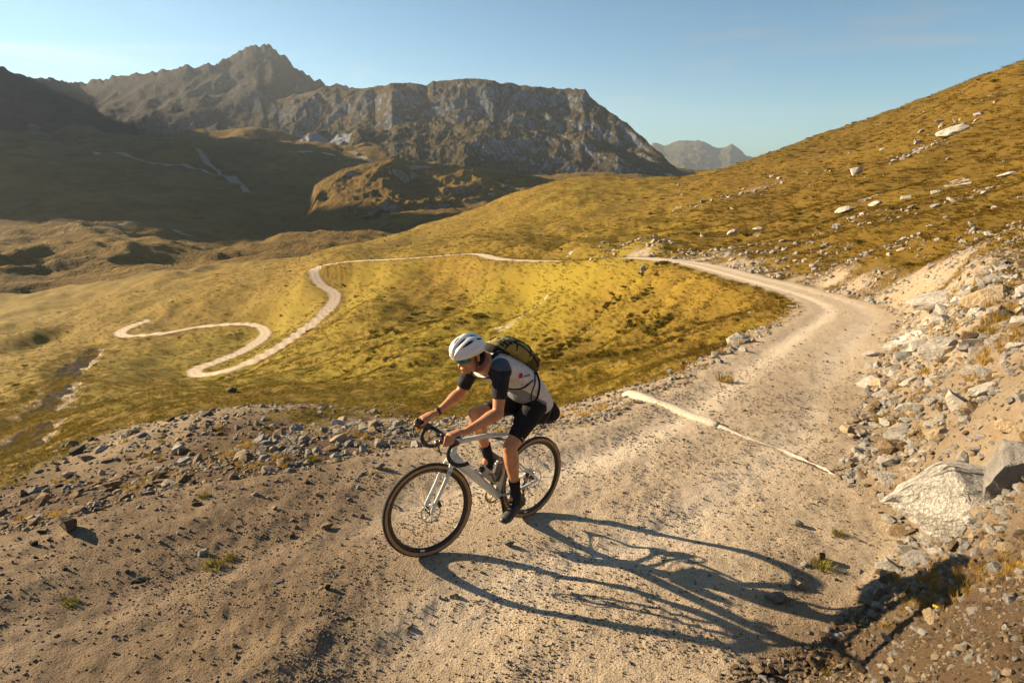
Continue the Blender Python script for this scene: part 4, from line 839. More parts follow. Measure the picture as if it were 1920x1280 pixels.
# boulders one can point at: photo place of the foot, width in photo pixels, shape, stone, label
BOULDERS = [
 (1792, 998, 370, (1.0, .62, .52), 'slab', 'big creased white limestone slab beside the road, lower right', 'boulder', .25),
 (1898, 915, 130, (.8, .9, .9), 'grey', 'dark grey craggy boulder behind the big white slab at the right edge', 'boulder', 0),
 (1680, 828, 70, (1, .8, .62), 'slab', 'cream boulder on the bank above the big white slab', 'boulder', .3),
 (1886, 812, 66, (1, .8, .55), 'tan', 'tan boulder near the right edge above the dark craggy boulder', 'boulder', 0),
 (1765, 668, 78, (.9, .8, .85), 'slab', 'tall pale boulder on the right bank with a grey shaded end', 'boulder', .5),
 (1812, 662, 44, (1, .8, .7), 'grey', 'grey boulder touching the tall pale boulder on the right bank', 'boulder', 0),
 (1762, 722, 52, (1, .8, .62), 'tan', 'tan boulder below the tall pale boulder on the bank', 'boulder', .2),
 (1703, 722, 60, (1.2, .7, .4), 'white', 'leaning pale slab left of the tan bank boulder', 'boulder', .5),
 (1760, 575, 130, (1.3, .8, .40), 'slab', 'long white rock outcrop at the top of the right bank', 'boulder', .4),
 (1848, 572, 85, (1, .9, .7), 'tan', 'pale rounded outcrop right of the long white outcrop', 'boulder', .2),
 (1885, 595, 36, (1, .9, .8), 'dark', 'dark brown boulder on bare soil near the right edge', 'boulder', 0),
 (1455, 1128, 48, (1, .8, .72), 'grey', 'grey stone in the shadow at the road edge, lower right', 'rock', 0),
 (1497, 1102, 36, (1, .8, .6), 'tan', 'yellowish stone beside the grass clump at the road edge', 'rock', 0),
 (1540, 1052, 24, (.8, .8, 1), 'brown', 'small reddish brown stone in the green grass clump', 'rock', 0),
 (1490, 985, 40, (1.1, .8, .5), 'white', 'white stone at the right road edge level with the rear wheel shadow', 'rock', 0),
 (1712, 1050, 28, (1, .8, .7), 'grey', 'blue-grey stone in the dark shadow under the big slab', 'rock', 0),
 (1768, 1104, 42, (1.2, .7, .4), 'grey', 'flat grey stone right of the shadow, above the yellow flower', 'rock', 0),
 (1632, 1136, 32, (1, .8, .6), 'tan', 'tan stone below the dark shadow near the lower right', 'rock', 0),
 (1732, 1192, 30, (1, .8, .7), 'white', 'white stone below the yellow flower', 'rock', 0),
 (1848, 1112, 22, (1, .8, .7), 'white', 'small white stone near the right edge below the slab', 'rock', 0),
 (1866, 965, 20, (.8, .8, .8), 'grey', 'small grey stone on turf right of the big slab', 'rock', 0),
 (1660, 905, 62, (1.1, .8, .6), 'white', 'pale wedge-shaped rock left of the big white slab', 'boulder', .2),
 (1845, 745, 78, (1.1, .8, .6), 'white', 'broad pale boulder high on the right bank above the tan one at the edge', 'boulder', .3),
 (1700, 775, 56, (1, .8, .65), 'white', 'pale boulder just above the cream boulder on the bank', 'boulder', .2),
 (1828, 700, 50, (1.1, .8, .6), 'white', 'pale boulder right of the tan bank boulder', 'boulder', .3),
 (1655, 745, 46, (1.1, .8, .5), 'white', 'pale rock at the foot of the bank beside the track edge', 'boulder', .2),
 (1905, 660, 56, (1, .8, .7), 'white', 'pale boulder cut by the right edge below the dark brown one', 'boulder', .2),
 (1640, 668, 40, (1.2, .8, .5), 'white', 'pale rock at the outside of the near road bend', 'boulder', .2),
 (437, 736, 24, (1, .9, .8), 'dark', 'lone dark boulder on the grass beyond the debris slope', 'boulder', 0),
 (145, 852, 48, (1.2, .9, .5), 'dark', 'broad dark boulder at the left end of the scree', 'boulder', 0),
 (213, 915, 44, (1.2, .8, .55), 'brown', 'brown flat-topped boulder on the left debris slope', 'boulder', 0),
 (200, 936, 34, (1.2, .8, .5), 'dark', 'dark slab just below the brown flat-topped boulder', 'boulder', 0),
 (132, 998, 42, (.8, .8, .95), 'brown', 'upright brown boulder at the far left of the slope', 'boulder', .1),
 (388, 780, 40, (1.3, .8, .45), 'dark', 'low dark boulder at the top of the grey scree', 'boulder', 0),
 (320, 790, 24, (1.2, .8, .6), 'dark', 'small dark boulder at the scree edge left of the low one', 'boulder', 0),
 (535, 806, 38, (1.4, .8, .45), 'brown', 'low brown boulder in grass between two scree patches', 'boulder', 0),
 (499, 822, 26, (1.3, .8, .5), 'brown', 'small brown boulder left of the low brown one', 'boulder', 0),
 (740, 792, 32, (1.2, .8, .6), 'grey', 'grey boulder at the top of the stones behind the front wheel', 'boulder', 0),
 (738, 808, 34, (1.3, .8, .4), 'grey', 'flat grey boulder just below the top grey one', 'boulder', 0),
 (714, 838, 36, (1, .8, .7), 'white', 'round pale boulder among grey stones left of the handlebar', 'boulder', 0),
 (680, 848, 24, (.9, .8, .85), 'grey', 'pale grey boulder left of the round pale one', 'boulder', 0),
 (655, 836, 26, (1, .8, .7), 'grey', 'mid grey boulder with a shaded side left of the pale pair', 'boulder', 0),
 (710, 880, 30, (1, .8, .75), 'grey', 'rounded grey boulder above the front tyre', 'boulder', 0),
 (612, 992, 36, (1.2, .8, .5), 'tan', 'pale flat stone left of the front wheel on the road edge', 'rock', 0),
 (262, 1090, 44, (1.3, .8, .35), 'dark', 'flat dark stone lying on the road at the left', 'rock', 0),
 (380, 1040, 34, (1.3, .8, .5), 'white', 'white stone beside the yellow-green tuft on the left', 'rock', 0),
 (852, 1122, 30, (1.1, .8, .6), 'tan', 'small stone on the road between the wheel shadows', 'rock', 0),
 (955, 1024, 22, (1, .9, .8), 'grey', 'small grey stone on the road right of the front wheel', 'rock', 0),
 (525, 1092, 28, (1.4, .8, .4), 'grey', 'small flat grey stone on the road left of the front wheel', 'rock', 0),
 (614, 1106, 14, (.9, .8, .9), 'dark', 'little dark stone on the road below the front wheel', 'rock', 0),
 (1370, 440, 26, (1, .9, .7), 'white', 'white block on the hillside above the road bend, left one', 'boulder', 0),
 (1422, 432, 32, (1.3, .8, .55), 'white', 'pair-end white block on the hillside, right of the left block', 'boulder', 0),
 (1358, 476, 36, (1.4, .8, .4), 'tan', 'tilted slab above the road cutting', 'boulder', .2),
 (1582, 400, 50, (1.3, .8, .5), 'white', 'white block at the lower end of the stone line up the hill', 'boulder', .2),
 (1640, 385, 36, (1.3, .8, .5), 'white', 'white block second from the lower end of the hillside stone line', 'boulder', .2),
 (1700, 374, 30, (1.2, .8, .5), 'white', 'white block in the middle of the hillside stone line', 'boulder', .2),
 (1755, 364, 34, (1.3, .8, .5), 'white', 'white block past the middle of the hillside stone line', 'boulder', .2),
 (1810, 348, 34, (1.4, .8, .4), 'white', 'white block near the upper end of the hillside stone line', 'boulder', .2),
 (1890, 330, 44, (1.4, .8, .5), 'white', 'white block at the upper end of the hillside stone line, right edge', 'boulder', .2),
 (1602, 330, 28, (.9, .8, .9), 'white', 'lone white block high on the right hillside', 'boulder', 0),
 (1785, 255, 66, (1.4, .9, .55), 'slab', 'pale rock outcrop near the top of the right hillside', 'boulder', .3),
 (1205, 512, 16, (.7, .8, 1.2), 'grey', 'upright grey stone in the grass below the road', 'boulder', 0),
 (1108, 489, 14, (1, .8, .8), 'white', 'white marker-sized stone at the road edge on the crest', 'rock', 0),
 (1492, 576, 44, (1.8, .5, .16), 'grey', 'thin grey stone plank lying at the inside of the road bend', 'rock', 0),
 (1240, 476, 24, (1.4, .8, .4), 'tan', 'pale stone at the road side above the crest', 'rock', 0),
]
BP, BT = hits([(q[0], q[1]) for q in BOULDERS])
TAKEN = []
for i, (q, P, t) in enumerate(zip(BOULDERS, BP, BT)):
    u, v, w, sq, st, label, cat, tilt = q; wd = w / FPX * t; s = wd / 2 / sq[0]
    me = rock_mesh(cat, 100 + i * 7, 4 if w > 60 else 3, sq, 22, .10 if w < 60 else .11, True, (.46, .82) if w > 60 else (.36, .72)); me.materials.append(M_S[st])
    o = bpy.data.objects.new(cat, me); col.objects.link(o); fw_ = Vector((P[0], P[1], 0)).normalized()
    o.location = Vector(P) + fw_ * (s * .35) + Vector((0, 0, s * sq[2] * .38)); o.scale = (s * 1.12,) * 3; o.rotation_euler = (tilt * .3, -tilt, math.atan2(-P[0], P[1]) + rng.uniform(-.15, .15))
    z_ = land(np.array([o.location.x]), np.array([o.location.y]))[0]; o.location.z = max(o.location.z, z_ + s * sq[2] * .15)
    tag(o, label, 'rock', 'boulders and larger stones'); TAKEN.append((o.location.x, o.location.y, wd / 2))
TAKEN = np.array(TAKEN)
import re
LMK = {}
for q in BOULDERS:
    nm = re.split(r' (?:on|at|above|beside|near|left|right|below|in|behind|lying|among|between|with|just|touching|high|second|past|of|under|level|to) ', q[5])[0]; LMK.setdefault(nm, []).append((q[0], q[1]))
LMK = {k: v[0] for k, v in LMK.items() if len(v) == 1 and len(k.split()) <= 6}
LMK.update({'front wheel of the bicycle': (800, 960), 'rear wheel of the bicycle': (995, 900), 'yellow flower': (1752, 1147), 'thick end of the bleached log': (1190, 745), 'thin end of the bleached log': (1560, 888)})
LABELS = {}
def stone_label(P, s, t, k, flat, default):
    d = P[1] * CP - P[2] * SP; u = 960 + FPX * P[0] / d; v = 640 - FPX * (P[1] * SP + P[2] * CP) / d; w = 2 * s / d * FPX
    size = 'tiny' if w < 10 else 'small' if w < 14 else 'middling' if w < 19 else 'largish'; colour = {'white': 'pale'}.get(k, k)
    for nm, (a, c) in sorted(LMK.items(), key=lambda q: (q[1][0] - u) ** 2 + (q[1][1] - v) ** 2)[:5]:
        dx, dy = u - a, v - c; ds = math.hypot(dx, dy); far = 'close' if ds < 45 else 'just' if ds < 110 else 'well' if ds < 200 else 'far'
        way = ('right of' if dx > 0 else 'left of') if abs(dx) > 2 * abs(dy) else ('below' if dy > 0 else 'above') if abs(dy) > 2 * abs(dx) else ('below and ' if dy > 0 else 'above and ') + ('right of' if dx > 0 else 'left of')
        lb = f'{size} {flat} {colour} stone {far} {way} the {nm}'
        if lb not in LABELS and len(lb.split()) <= 16: LABELS[lb] = 1; return lb
    return default
# loose stones, nearest and largest as single things
SV = {k: [rock_mesh('stone', 900 + 31 * i + 7 * j, 2, s_, 11, .12) for j, s_ in enumerate(((1, .8, .6), (1.1, .75, .45), (.9, .8, .75), (1.2, .7, .5)))] for i, k in enumerate(('grey', 'tan', 'brown', 'white', 'dark'))}
for k, L_ in SV.items():
    for me in L_: me.materials.append(M_S[k])
FIELDS = [  # u0,u1,v0,v1,count,size range in photo pixels, kinds, label, group
 ((300, 520), (775, 835), 34, (8, 16), ('grey', 'grey', 'white'), 'loose grey stone in the scree patch at the head of the left slope', 'stones of the upper left scree'),
 ((540, 760), (800, 900), 46, (9, 20), ('grey', 'grey', 'tan'), 'loose grey stone on the slope behind the front wheel', 'stones behind the front wheel'),
 ((240, 700), (860, 1010), 60, (9, 20), ('tan', 'brown', 'white'), 'loose tan stone on the debris slope left of the front wheel', 'stones of the left debris slope'),
 ((20, 260), (900, 1080), 22, (9, 22), ('brown', 'dark', 'brown'), 'loose brown stone on the dark slope at the left edge', 'stones at the left edge'),
 ((60, 1350), (1060, 1270), 26, (8, 18), ('tan', 'grey', 'brown'), 'loose stone lying on the gravel road in the foreground', 'stones on the foreground road'),
 ((1590, 1915), (600, 830), 62, (9, 26), ('white', 'tan', 'white'), 'loose pale stone on the right bank', 'stones of the right bank'),
 ((1500, 1915), (1010, 1270), 44, (10, 26), ('grey', 'white', 'tan'), 'loose stone on the dark ground in the lower right corner', 'stones of the lower right corner'),
]
for (u0, u1), (v0, v1), cnt, (s0, s1), kinds, label, grp in FIELDS:
    uv = np.stack([rng.uniform(u0, u1, cnt), rng.uniform(v0, v1, cnt)], -1); PP, TT = hits(uv, 120, 160)
    for P, t in zip(PP, TT):
        s = (s0 + (s1 - s0) * rng.random() ** 2.2) / FPX * t / 2
        if (np.hypot(TAKEN[:, 0] - P[0], TAKEN[:, 1] - P[1]) < TAKEN[:, 2] + s).any(): continue
        if abs((P[0] - BIKE_P[0]) * HEAD[1] - (P[1] - BIKE_P[1]) * HEAD[0]) < .14 and np.hypot(P[0], P[1]) < 5.5: continue
        k = kinds[rng.integers(len(kinds))]; vi = rng.integers(4); o = bpy.data.objects.new('stone', SV[k][vi]); col.objects.link(o)
        o.location = (P[0], P[1], P[2] + s * .22); o.scale = (s,) * 3; o.rotation_euler = (rng.uniform(-.3, .3), rng.uniform(-.3, .3), rng.uniform(0, 6.3)); tag(o, stone_label(P, s, t, k, ('angular', 'flat', 'chunky', 'long')[vi], label), 'stone', grp)
        TAKEN = np.vstack([TAKEN, (P[0], P[1], s)])
# pebbles, turf and low shrubs: uncountable, scattered over the land
def scatter(name, srcs, P, scale, rot, label, pick=None):
    c = bpy.data.collections.new(name + '_kinds')
    for i, me in enumerate(srcs): c.objects.link(bpy.data.objects.new(name + '_kind', me))
    me = bpy.data.meshes.new(name); me.vertices.add(len(P)); me.vertices.foreach_set('co', np.asarray(P, np.float32).ravel())
    a = me.attributes.new('size', 'FLOAT_VECTOR', 'POINT'); a.data.foreach_set('vector', np.asarray(scale, np.float32).ravel())
    a = me.attributes.new('turn', 'FLOAT_VECTOR', 'POINT'); a.data.foreach_set('vector', np.asarray(rot, np.float32).ravel())
    a = me.attributes.new('pick', 'INT', 'POINT'); a.data.foreach_set('value', (rng.integers(0, len(srcs), len(P)) if pick is None else pick).astype(np.int32))
    o = link(name, me); tag(o, label, kind='stuff')
    g = bpy.data.node_groups.new(name, 'GeometryNodeTree'); g.interface.new_socket('Geometry', in_out='INPUT', socket_type='NodeSocketGeometry'); g.interface.new_socket('Geometry', in_out='OUTPUT', socket_type='NodeSocketGeometry')
    N = g.nodes; i_ = N.new('NodeGroupInput'); o_ = N.new('NodeGroupOutput'); ip = N.new('GeometryNodeInstanceOnPoints'); ci = N.new('GeometryNodeCollectionInfo'); m2p = N.new('GeometryNodeMeshToPoints')
    ci.inputs['Collection'].default_value = c; ci.inputs['Separate Children'].default_value = True; ci.inputs['Reset Children'].default_value = True; ip.inputs['Pick Instance'].default_value = True
    def na(nm, ty): n = N.new('GeometryNodeInputNamedAttribute'); n.data_type = ty; n.inputs['Name'].default_value = nm; return n.outputs['Attribute']
    g.links.new(i_.outputs[0], m2p.inputs['Mesh']); g.links.new(m2p.outputs[0], ip.inputs['Points']); g.links.new(ci.outputs[0], ip.inputs['Instance']); g.links.new(na('pick', 'INT'), ip.inputs['Instance Index'])
    e2r = N.new('FunctionNodeEulerToRotation'); g.links.new(na('turn', 'FLOAT_VECTOR'), e2r.inputs[0]); g.links.new(e2r.outputs[0], ip.inputs['Rotation']); g.links.new(na('size', 'FLOAT_VECTOR'), ip.inputs['Scale']); g.links.new(ip.outputs[0], o_.inputs[0])
    md = o.modifiers.new('scatter', 'NODES'); md.node_group = g; return o
def sample(n, r0, r1, a0=-50, a1=50):
    a = np.radians(rng.uniform(a0, a1, n)); r = np.exp(rng.uniform(math.log(r0), math.log(r1), n)); x, y = r * np.sin(a), r * np.cos(a)
    z, D, H, S, T, rr = land(x, y, True); g, rk, lu, dp = cover(x, y, D, H, S, rr)
    rm = 1 - sstep(H - .25, H + .55, D); return x, y, z, D, H, S, rr, g, rk, lu, dp, rm
def along_bike(x, y): return (np.abs((x - BIKE_P[0]) * HEAD[1] - (y - BIKE_P[1]) * HEAD[0]) < .06) & (np.hypot(x + .2, y - 4.2) < .9)
PEB = []
for k in ('grey', 'tan', 'brown', 'white'):
    for j in range(3):
        me = rock_mesh('pebble', 3000 + 17 * j + 3 * len(k), 1, ((1, .8, .6), (1.1, .7, .5), (.9, .85, .7))[j], 6, .14, True); me.materials.append(M_S[k]); PEB.append(me)
x, y, z, D, H, S, rr, g, rk, lu, dp, rm = sample(NPEB, 2.0, 34)
clus = sstep(-.35, .55, fbm(x, y, 1.4, 3, 81)); bank_ = (np.arctan2(x, y) > .33) & (rr < 26) & (rm < .5)
p = np.where(bank_, .30 + .65 * clus + .3 * (rr < 4.4), 0) + ~bank_ * np.where(rm > .5, .04 + .22 * clus ** 3, np.clip(g, .03, 1) * (.26 + .74 * clus)); th = np.arctan2(x, y)
keep = (rng.random(len(x)) < p) & ~along_bike(x, y); x, y, z, rr, rm, th, dp = (q[keep] for q in (x, y, z, rr, rm, th, dp)); n = len(x)
s = (.0015 + .0085 * rng.random(n) ** 4.5) * np.minimum(rr, 16) ** .85 * np.where(rm > .5, .55, 1.0); s *= np.where((th > .33) & (rr < 17) & (rm < .5), 1.5 + 2.2 * rng.random(n) ** 5, 1); corner = (th > .38) & (rr < 4.4); s *= np.where(corner, .62, 1); s *= np.where((th < -.02) & (rr > 5.5) & (rr < 24) & (rm < .5), .8 + 2.0 * rng.random(n) ** 5, 1)
wt_ = np.where(rm[:, None] > .5, [[.08, .70, .17, .05]], np.where((th[:, None] > .38) & (rr[:, None] < 4.4), [[.18, .25, .50, .07]], np.where(th[:, None] > .35, [[.22, .25, .08, .45]], np.where(th[:, None] < -.42, [[.15, .35, .45, .05]], [[.46, .30, .12, .12]]))))
kk = (rng.random(n)[:, None] > np.cumsum(wt_, 1)).sum(1).clip(0, 3)
scatter('pebbles', PEB, np.stack([x, y, z + s * .12], -1), s[:, None] * rng.uniform(.75, 1.25, (n, 3)), np.stack([rng.uniform(-.5, .5, n), rng.uniform(-.5, .5, n), rng.uniform(0, 6.3, n)], -1), 'small loose pebbles and gravel strewn over the bare ground', kk * 3 + rng.integers(0, 3, n))
GRIT = []
for k in ('tan', 'grey'):
    for j in range(2):
        me = rock_mesh('grit', 4000 + 17 * j, 1, ((1, .8, .6), (1.1, .7, .5))[j], 4, .14); me.materials.append(M_S[k]); GRIT.append(me)
x, y, z, D, H, S, rr, g, rk, lu, dp, rm = sample(NGRIT, 2.2, 15); cl = sstep(-.6, .6, fbm(x, y, .7, 3, 83))
keep = (rng.random(len(x)) < (.06 + .62 * cl ** 1.6) * np.maximum(rm, .5)) & ~along_bike(x, y); x, y, z, rr = (q[keep] for q in (x, y, z, rr)); n = len(x); s = (.0045 + .0125 * rng.random(n) ** 3.5) * np.clip(rr / 6, .7, 1.6)
scatter('grit', GRIT, np.stack([x, y, z + s * .2], -1), s[:, None] * rng.uniform(.75, 1.25, (n, 3)), np.stack([rng.uniform(-.5, .5, n), rng.uniform(-.5, .5, n), rng.uniform(0, 6.3, n)], -1), 'fine grit on the surface of the gravel road', np.where(rng.random(n) < .72, 0, 2) + rng.integers(0, 2, n))
def tuft_mesh(name, seed, blades, h, spread, w, lean):
    r_ = np.random.default_rng(seed); V_, F_ = [], []
    for k in range(blades):
        a = r_.uniform(0, 6.28); d = spread * math.sqrt(r_.random()); bx, by = d * math.cos(a), d * math.sin(a); hh = h * r_.uniform(.55, 1.1); a2 = a + r_.normal() * .6; ln = lean * r_.uniform(.3, 1.2) * hh
        px_, py_ = -math.sin(a2) * w, math.cos(a2) * w; i = len(V_)
        V_ += [(bx - px_, by - py_, -.02), (bx + px_, by + py_, -.02), (bx + math.cos(a2) * ln * .4 + px_ * .7, by + math.sin(a2) * ln * .4 + py_ * .7, hh * .6), (bx + math.cos(a2) * ln * .4 - px_ * .7, by + math.sin(a2) * ln * .4 - py_ * .7, hh * .6), (bx + math.cos(a2) * ln, by + math.sin(a2) * ln, hh)]
        F_ += [(i, i + 1, i + 2, i + 3), (i + 3, i + 2, i + 4)]
    me = bpy.data.meshes.new(name); me.from_pydata(V_, [], F_); return me
def blade_mat(name, a, c, d):
    m = NT(name); P = m.pos(); oi = m.node('ShaderNodeObjectInfo').outputs['Random']; n = m.noise(.22, 4, .6, P); n2 = m.noise(1.7, 3, .6, P)
    k = m.mix(m.ramp(n2, .35, .65), a, c); k = m.mix(m.ramp(n, .42, .62, 0, .8), k, d); v = m.node('ShaderNodeHueSaturation'); m.L(k, v.inputs['Color']); m.L(m.ramp(oi, 0, 1, .78, 1.18), v.inputs['Value'])
    tr = m.node('ShaderNodeBsdfTranslucent'); m.L(v.outputs[0], tr.inputs['Color']); mx = m.node('ShaderNodeMixShader'); mx.inputs[0].default_value = .35; m.done(v.outputs[0], .8, spec=.15); m.L(m.b.outputs[0], mx.inputs[1]); m.L(tr.outputs[0], mx.inputs[2]); m.L(mx.outputs[0], m.out.inputs[0]); return m.m
M_STRAW = blade_mat('straw_blades', (.34, .215, .045), (.42, .28, .075), (.24, .165, .022)); M_TURF = blade_mat('turf_blades', (.200, .138, .013), (.265, .186, .021), (.180, .140, .013)); M_SHRUB = blade_mat('shrub_leaves', (.085, .065, .012), (.13, .095, .014), (.075, .072, .012))
GT = [tuft_mesh('turf_tuft', 11 + i, 34, 1.0, .9, .045, .7) for i in range(3)]
for me in GT: me.materials.append(M_TURF)
x, y, z, D, H, S, rr, g, rk, lu, dp, rm = sample(NTURF, 7, 330)
cl = sstep(-.5, .5, fbm(x, y, 2.2, 3, 91)); p = (1 - sstep(.25, .62, g)) * (1 - sstep(.1, .4, rm)) * (1 - .7 * sstep(.3, .6, rk)) * (.25 + .75 * cl)
keep = rng.random(len(x)) < p; x, y, z, rr = (q[keep] for q in (x, y, z, rr)); n = len(x); s = (.035 + .0024 * np.minimum(rr, 120)) * rng.uniform(.6, 1.5, n)
M_TURF2 = blade_mat('brown_turf_blades', (.150, .090, .010), (.205, .128, .016), (.135, .092, .010)); GT2 = []
for me in GT: m_ = me.copy(); m_.materials.clear(); m_.materials.append(M_TURF2); GT2.append(m_)
rot_ = np.stack([rng.uniform(-.15, .15, n), rng.uniform(-.15, .15, n), rng.uniform(0, 6.3, n)], -1); sz_ = np.stack([s * 1.5, s * 1.5, s * rng.uniform(.35, .65, n)], -1); P_ = np.stack([x, y, z], -1)
hs = np.arctan2(x, y) + .10 * fbm(x, y, 30, 2, 97) > .24
scatter('turf', GT, P_[~hs], sz_[~hs], rot_[~hs], 'short golden alpine turf in the bowl below the road')
scatter('hillside_turf', GT2, P_[hs], sz_[hs], rot_[hs], 'brown autumn turf on the right hillside')
GS = [tuft_mesh('straw_tuft', 51 + i, 46, 1.0, .5, .022, .55) for i in range(3)]
for me in GS: me.materials.append(M_STRAW)
x, y, z, D, H, S, rr, g, rk, lu, dp, rm = sample(NSTRAW, 3.2, 40)
e_ = D - H; vg = np.exp(-((e_ - 1.2) / 1.1) ** 2) * (rr > 6); cl = sstep(.05, .5, fbm(x, y, .9, 3, 95)); p = (.55 * vg + .24 * (g > .4) * (rr > 5) + .05 + .75 * ((np.arctan2(x, y) > .34) & (rr < 18))) * cl * (1 - sstep(.1, .4, rm))
keep = (rng.random(len(x)) < p) & (np.arctan2(x, y) > -.75); x, y, z, rr = (q[keep] for q in (x, y, z, rr)); n = len(x); s = rng.uniform(.03, .12, n) * np.clip(rr / 8, .6, 1.5)
scatter('dry_grass', GS, np.stack([x, y, z], -1), np.stack([s, s, s * rng.uniform(.6, 1.1, n)], -1), np.stack([rng.uniform(-.2, .2, n), rng.uniform(-.2, .2, n), rng.uniform(0, 6.3, n)], -1), 'dry straw coloured grass clumps along the verge')
GB = [tuft_mesh('shrub_clump', 71 + i, 70, .8, 1.0, .10, .5) for i in range(3)]
for me in GB: me.materials.append(M_SHRUB)
x, y, z, D, H, S, rr, g, rk, lu, dp, rm = sample(NSHRUB, 16, 330)
band = np.maximum.reduce([np.exp(-(line_d(x, y, np.array([px(*a), px(*c)])) / w) ** 2) for a, c, w in (((640, 672, 78), (830, 560, 118), 4.5), ((700, 690, 66), (900, 590, 90), 3), ((930, 660, 60), (1120, 545, 62), 3.5), ((980, 690, 40), (1060, 600, 52), 2.5), ((1180, 640, 33), (1300, 560, 42), 3), ((1150, 600, 45), (1210, 545, 56), 2.5))])
upz = sstep(.12, .25, np.arctan2(x, y)) * sstep(20, 32, rr) * .06 + .05 * sstep(90, 160, rr)
p = np.maximum(1.0 * band, upz) * sstep(.02, .35, fbm(x, y, 5, 4, 99)) * (1 - sstep(.1, .3, rm)) * (1 - sstep(.35, .6, g))
keep = rng.random(len(x)) < p; x, y, z, rr = (q[keep] for q in (x, y, z, rr)); n = len(x); s = (.10 + .0032 * np.minimum(rr, 140)) * rng.uniform(.5, 1.3, n)
scatter('low_shrubs', GB, np.stack([x, y, z], -1), np.stack([s * 1.2, s * 1.2, s * rng.uniform(.5, .9, n)], -1), np.stack([rng.uniform(-.15, .15, n), rng.uniform(-.15, .15, n), rng.uniform(0, 6.3, n)], -1), 'dark low shrubs in streaks across the grass slope')
# stones strewn over the hillsides and the road cutting
x, y, z, D, H, S, rr, g, rk, lu, dp, rm = sample(100000, 13, 230, -25, 50); th = np.arctan2(x, y); e_ = D - H
cutz = (e_ > .2) & (e_ < 4.5 + .03 * rr) & (S > 0) & (th > .14) & (rr < 110)
ln = np.exp(-(line_d(x, y, np.array([px(1560, 400, 52), px(1915, 325, 45)])) / 2.2) ** 2) + .8 * np.exp(-(line_d(x, y, np.array([px(1680, 300, 95), px(1800, 240, 105)])) / 4) ** 2) + .6 * np.exp(-(line_d(x, y, np.array([px(1340, 360, 130), px(1480, 330, 125)])) / 5) ** 2) + .7 * np.exp(-(line_d(x, y, np.array([px(900, 372, 240), px(1120, 345, 240)])) / 10) ** 2)
p = np.where(cutz, .95 * sstep(-.2, .4, fbm(x, y, 2.5, 3, 103)), 0) + .40 * ln + .035 * sstep(.1, .5, fbm(x, y, 9, 3, 104)) * (th > .05)
keep = (rng.random(len(x)) < p) & (rm < .3); x, y, z, rr, cz = (q[keep] for q in (x, y, z, rr, cutz)); n = len(x); s = (.0016 + .0052 * rng.random(n) ** 4) * np.minimum(rr, 150)
scatter('hillside_stones', [PEB[i] for i in (0, 1, 2, 3, 4, 9, 0)], np.stack([x, y, z + s * .15], -1), s[:, None] * rng.uniform(.7, 1.4, (n, 3)), np.stack([rng.uniform(-.5, .5, n), rng.uniform(-.5, .5, n), rng.uniform(0, 6.3, n)], -1), 'broken pale stones strewn over the hillside and road cutting')
# ------------------------------------------------------------------ drainage log across the road, grass clumps, flower
M_WOOD = (lambda m: m.done(m.mix(m.ramp(m.noise(14, 6, .75, m.obj(), 3.5), .35, .65), (.25, .195, .145), (.56, .50, .42)), .85, m.bump(m.noise(30, 5, .7, m.obj(), 2.0), .012)))(NT('bleached_wood'))
LPX = [(1176, 742), (1205, 748), (1262, 768), (1335, 795), (1400, 820), (1470, 846), (1528, 872), (1566, 890)]
LP_, LT_ = hits(LPX); lg = root('log', 'bleached split log laid across the road as a water bar', 'log', Matrix.Translation(Vector(LP_[3])))
LP_[:, 2] = land(LP_[:, 0], LP_[:, 1]) + np.array([.055, .045, .035, .03, .02, .02, .03, .02]); LL = [Vector(p_) - Vector(LP_[3]) for p_ in LP_]
b = bmesh.new(); tube(b, bend(LL[:4] + [LL[3].lerp(LL[4], .12)], 6), [(.140 - .009 * k if k < 5 else .095 - .0012 * (k - 5), .080 - .0010 * k) for k in range(25)], 14, side=(-.75, -.65, 0), cap='round'); bo_ = fin(b, 'thick_end', M_WOOD, lg)
b = bmesh.new(); tube(b, bend([LL[3].lerp(LL[2], .1) + Vector((0, .03, 0))] + LL[4:], 6), [(.040 - .0006 * k, .034 - .0004 * k) for k in range(25)], 12, side=(-.75, -.65, 0), cap='round'); fin(b, 'thin_end', M_WOOD, lg)
M_HOLLOW_SHADE = plain('log_hollow_shade', (.05, .035, .025), .9, 0, .3, 30, .01)  # near-black colour standing in for the shadowed hollow under the log
b = bmesh.new(); tube(b, bend([LL[5].lerp(LL[6], .3) + Vector((-.03, -.03, -.012)), LL[6] + Vector((-.03, -.04, -.012)), LL[7] + Vector((.05, -.10, .02))], 6), [(.022 + .010 * math.sin(k / 12 * 3.1), .022) for k in range(13)], 10, cap='round'); fin(b, 'painted_hollow_shade', M_HOLLOW_SHADE, lg)
for me_o in lg.children:
    co = np.array([v.co[:] for v in me_o.data.vertices]); nn = fbm(co[:, 0] * 3 + co[:, 2] * 9, co[:, 1] * 3 - co[:, 2] * 7, .25, 3, 7) * .022
    for v, d_ in zip(me_o.data.vertices, nn): v.co += Vector((d_, d_, d_))
M_GREEN = blade_mat('green_blades', (.14, .13, .015), (.24, .21, .03), (.11, .115, .012))
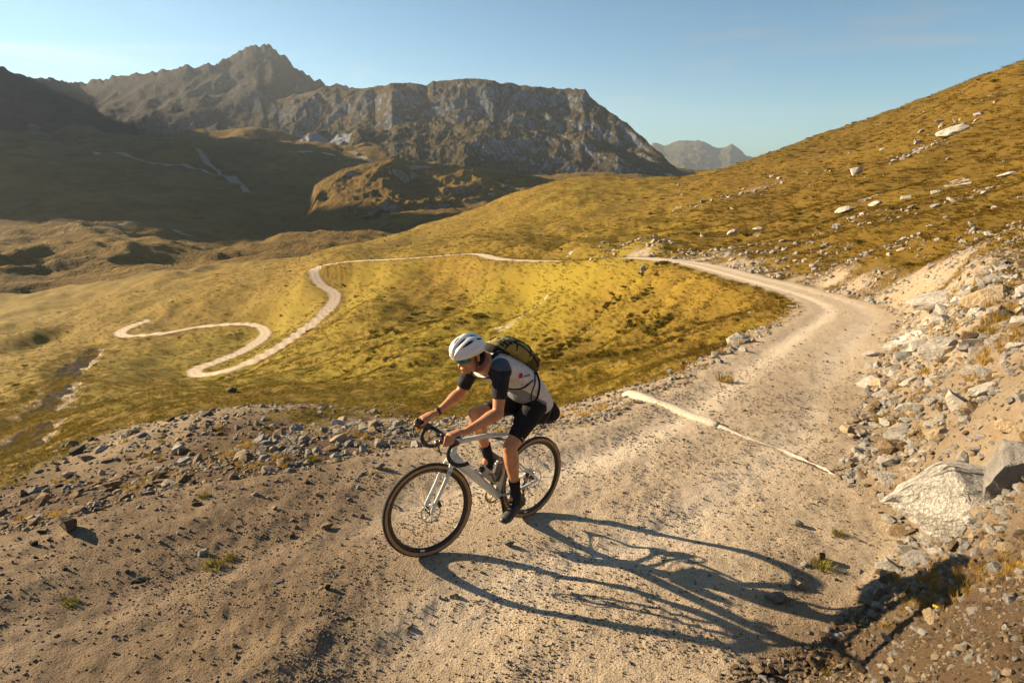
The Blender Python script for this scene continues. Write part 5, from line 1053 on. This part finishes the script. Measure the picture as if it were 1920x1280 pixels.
CL = [(1540, 1062, 42, 'yellow-green grass clump around the reddish stone at the road edge'), (1572, 1002, 26, 'small green grass clump above the reddish stone'), (400, 1062, 42, 'yellow-green tuft on the bare slope left of the front wheel'), (432, 1048, 24, 'smaller tuft right of the yellow-green one on the left'), (382, 930, 22, 'green tuft among the stones of the left slope'), (132, 1130, 30, 'dark olive tuft at the lower left'), (1320, 650, 40, 'straw clump on the verge below the road bend'), (1360, 715, 36, 'low dry clump on the verge beside the road, nearer one'), (585, 862, 22, 'moss-like tuft between grey stones behind the front wheel')]
CPp, CPt = hits([(q[0], q[1]) for q in CL])
for (u, v, w, label), P, t in zip(CL, CPp, CPt):
    me = tuft_mesh('grass_clump', int(u), 160, .75, .9, .03, .6); me.materials.append(M_STRAW if 'straw' in label or 'dry' in label else M_GREEN); s = w / FPX * t / 2
    o = bpy.data.objects.new('grass_clump', me); col.objects.link(o); o.location = P; o.scale = (s, s, s * .9); tag(o, label, 'grass clump', 'grass clumps')
FP_, FT_ = hits([(1752, 1150)]); fl = root('flower', 'tiny yellow flower in the dark ground at the lower right', 'flower', Matrix.Translation(Vector(FP_[0])))
b = bmesh.new(); tube(b, [(0, 0, -.01), (.003, 0, .03), (0, .002, .05)], .0016, 6); fin(b, 'stem', M_GREEN, fl)
M_YEL = plain('yellow_petal', (.75, .48, .01), .6)
for k in range(6):
    a = k * math.pi / 3; b = bmesh.new(); ball(b, Vector((.010 * math.cos(a), .010 * math.sin(a), .052)), (.009, .006, .002), rot=Matrix.Rotation(a, 3, 'Z'), u=8, v=5); fin(b, 'petal', M_YEL, fl)
# ------------------------------------------------------------------ air
hm_ = bpy.data.meshes.new('haze'); b_ = bmesh.new(); bmesh.ops.create_cube(b_, size=1.0)
for v in b_.verts: v.co = Vector((v.co.x * 26000, v.co.y * 26000 , -140 + (v.co.z + .5) * 1160))
b_.to_mesh(hm_); b_.free()
hmat = bpy.data.materials.new('air'); hmat.use_nodes = True; hn = hmat.node_tree.nodes; hn.clear()
ho = hn.new('ShaderNodeOutputMaterial'); hv = hn.new('ShaderNodeVolumePrincipled'); hv.inputs['Color'].default_value = (.74, .86, 1.0, 1); hv.inputs['Density'].default_value = 4e-5; hv.inputs['Anisotropy'].default_value = .3
hmat.node_tree.links.new(hv.outputs[0], ho.inputs['Volume'])
tag(link('haze', hm_, hmat), 'thin pale haze in the valley air', kind='stuff')
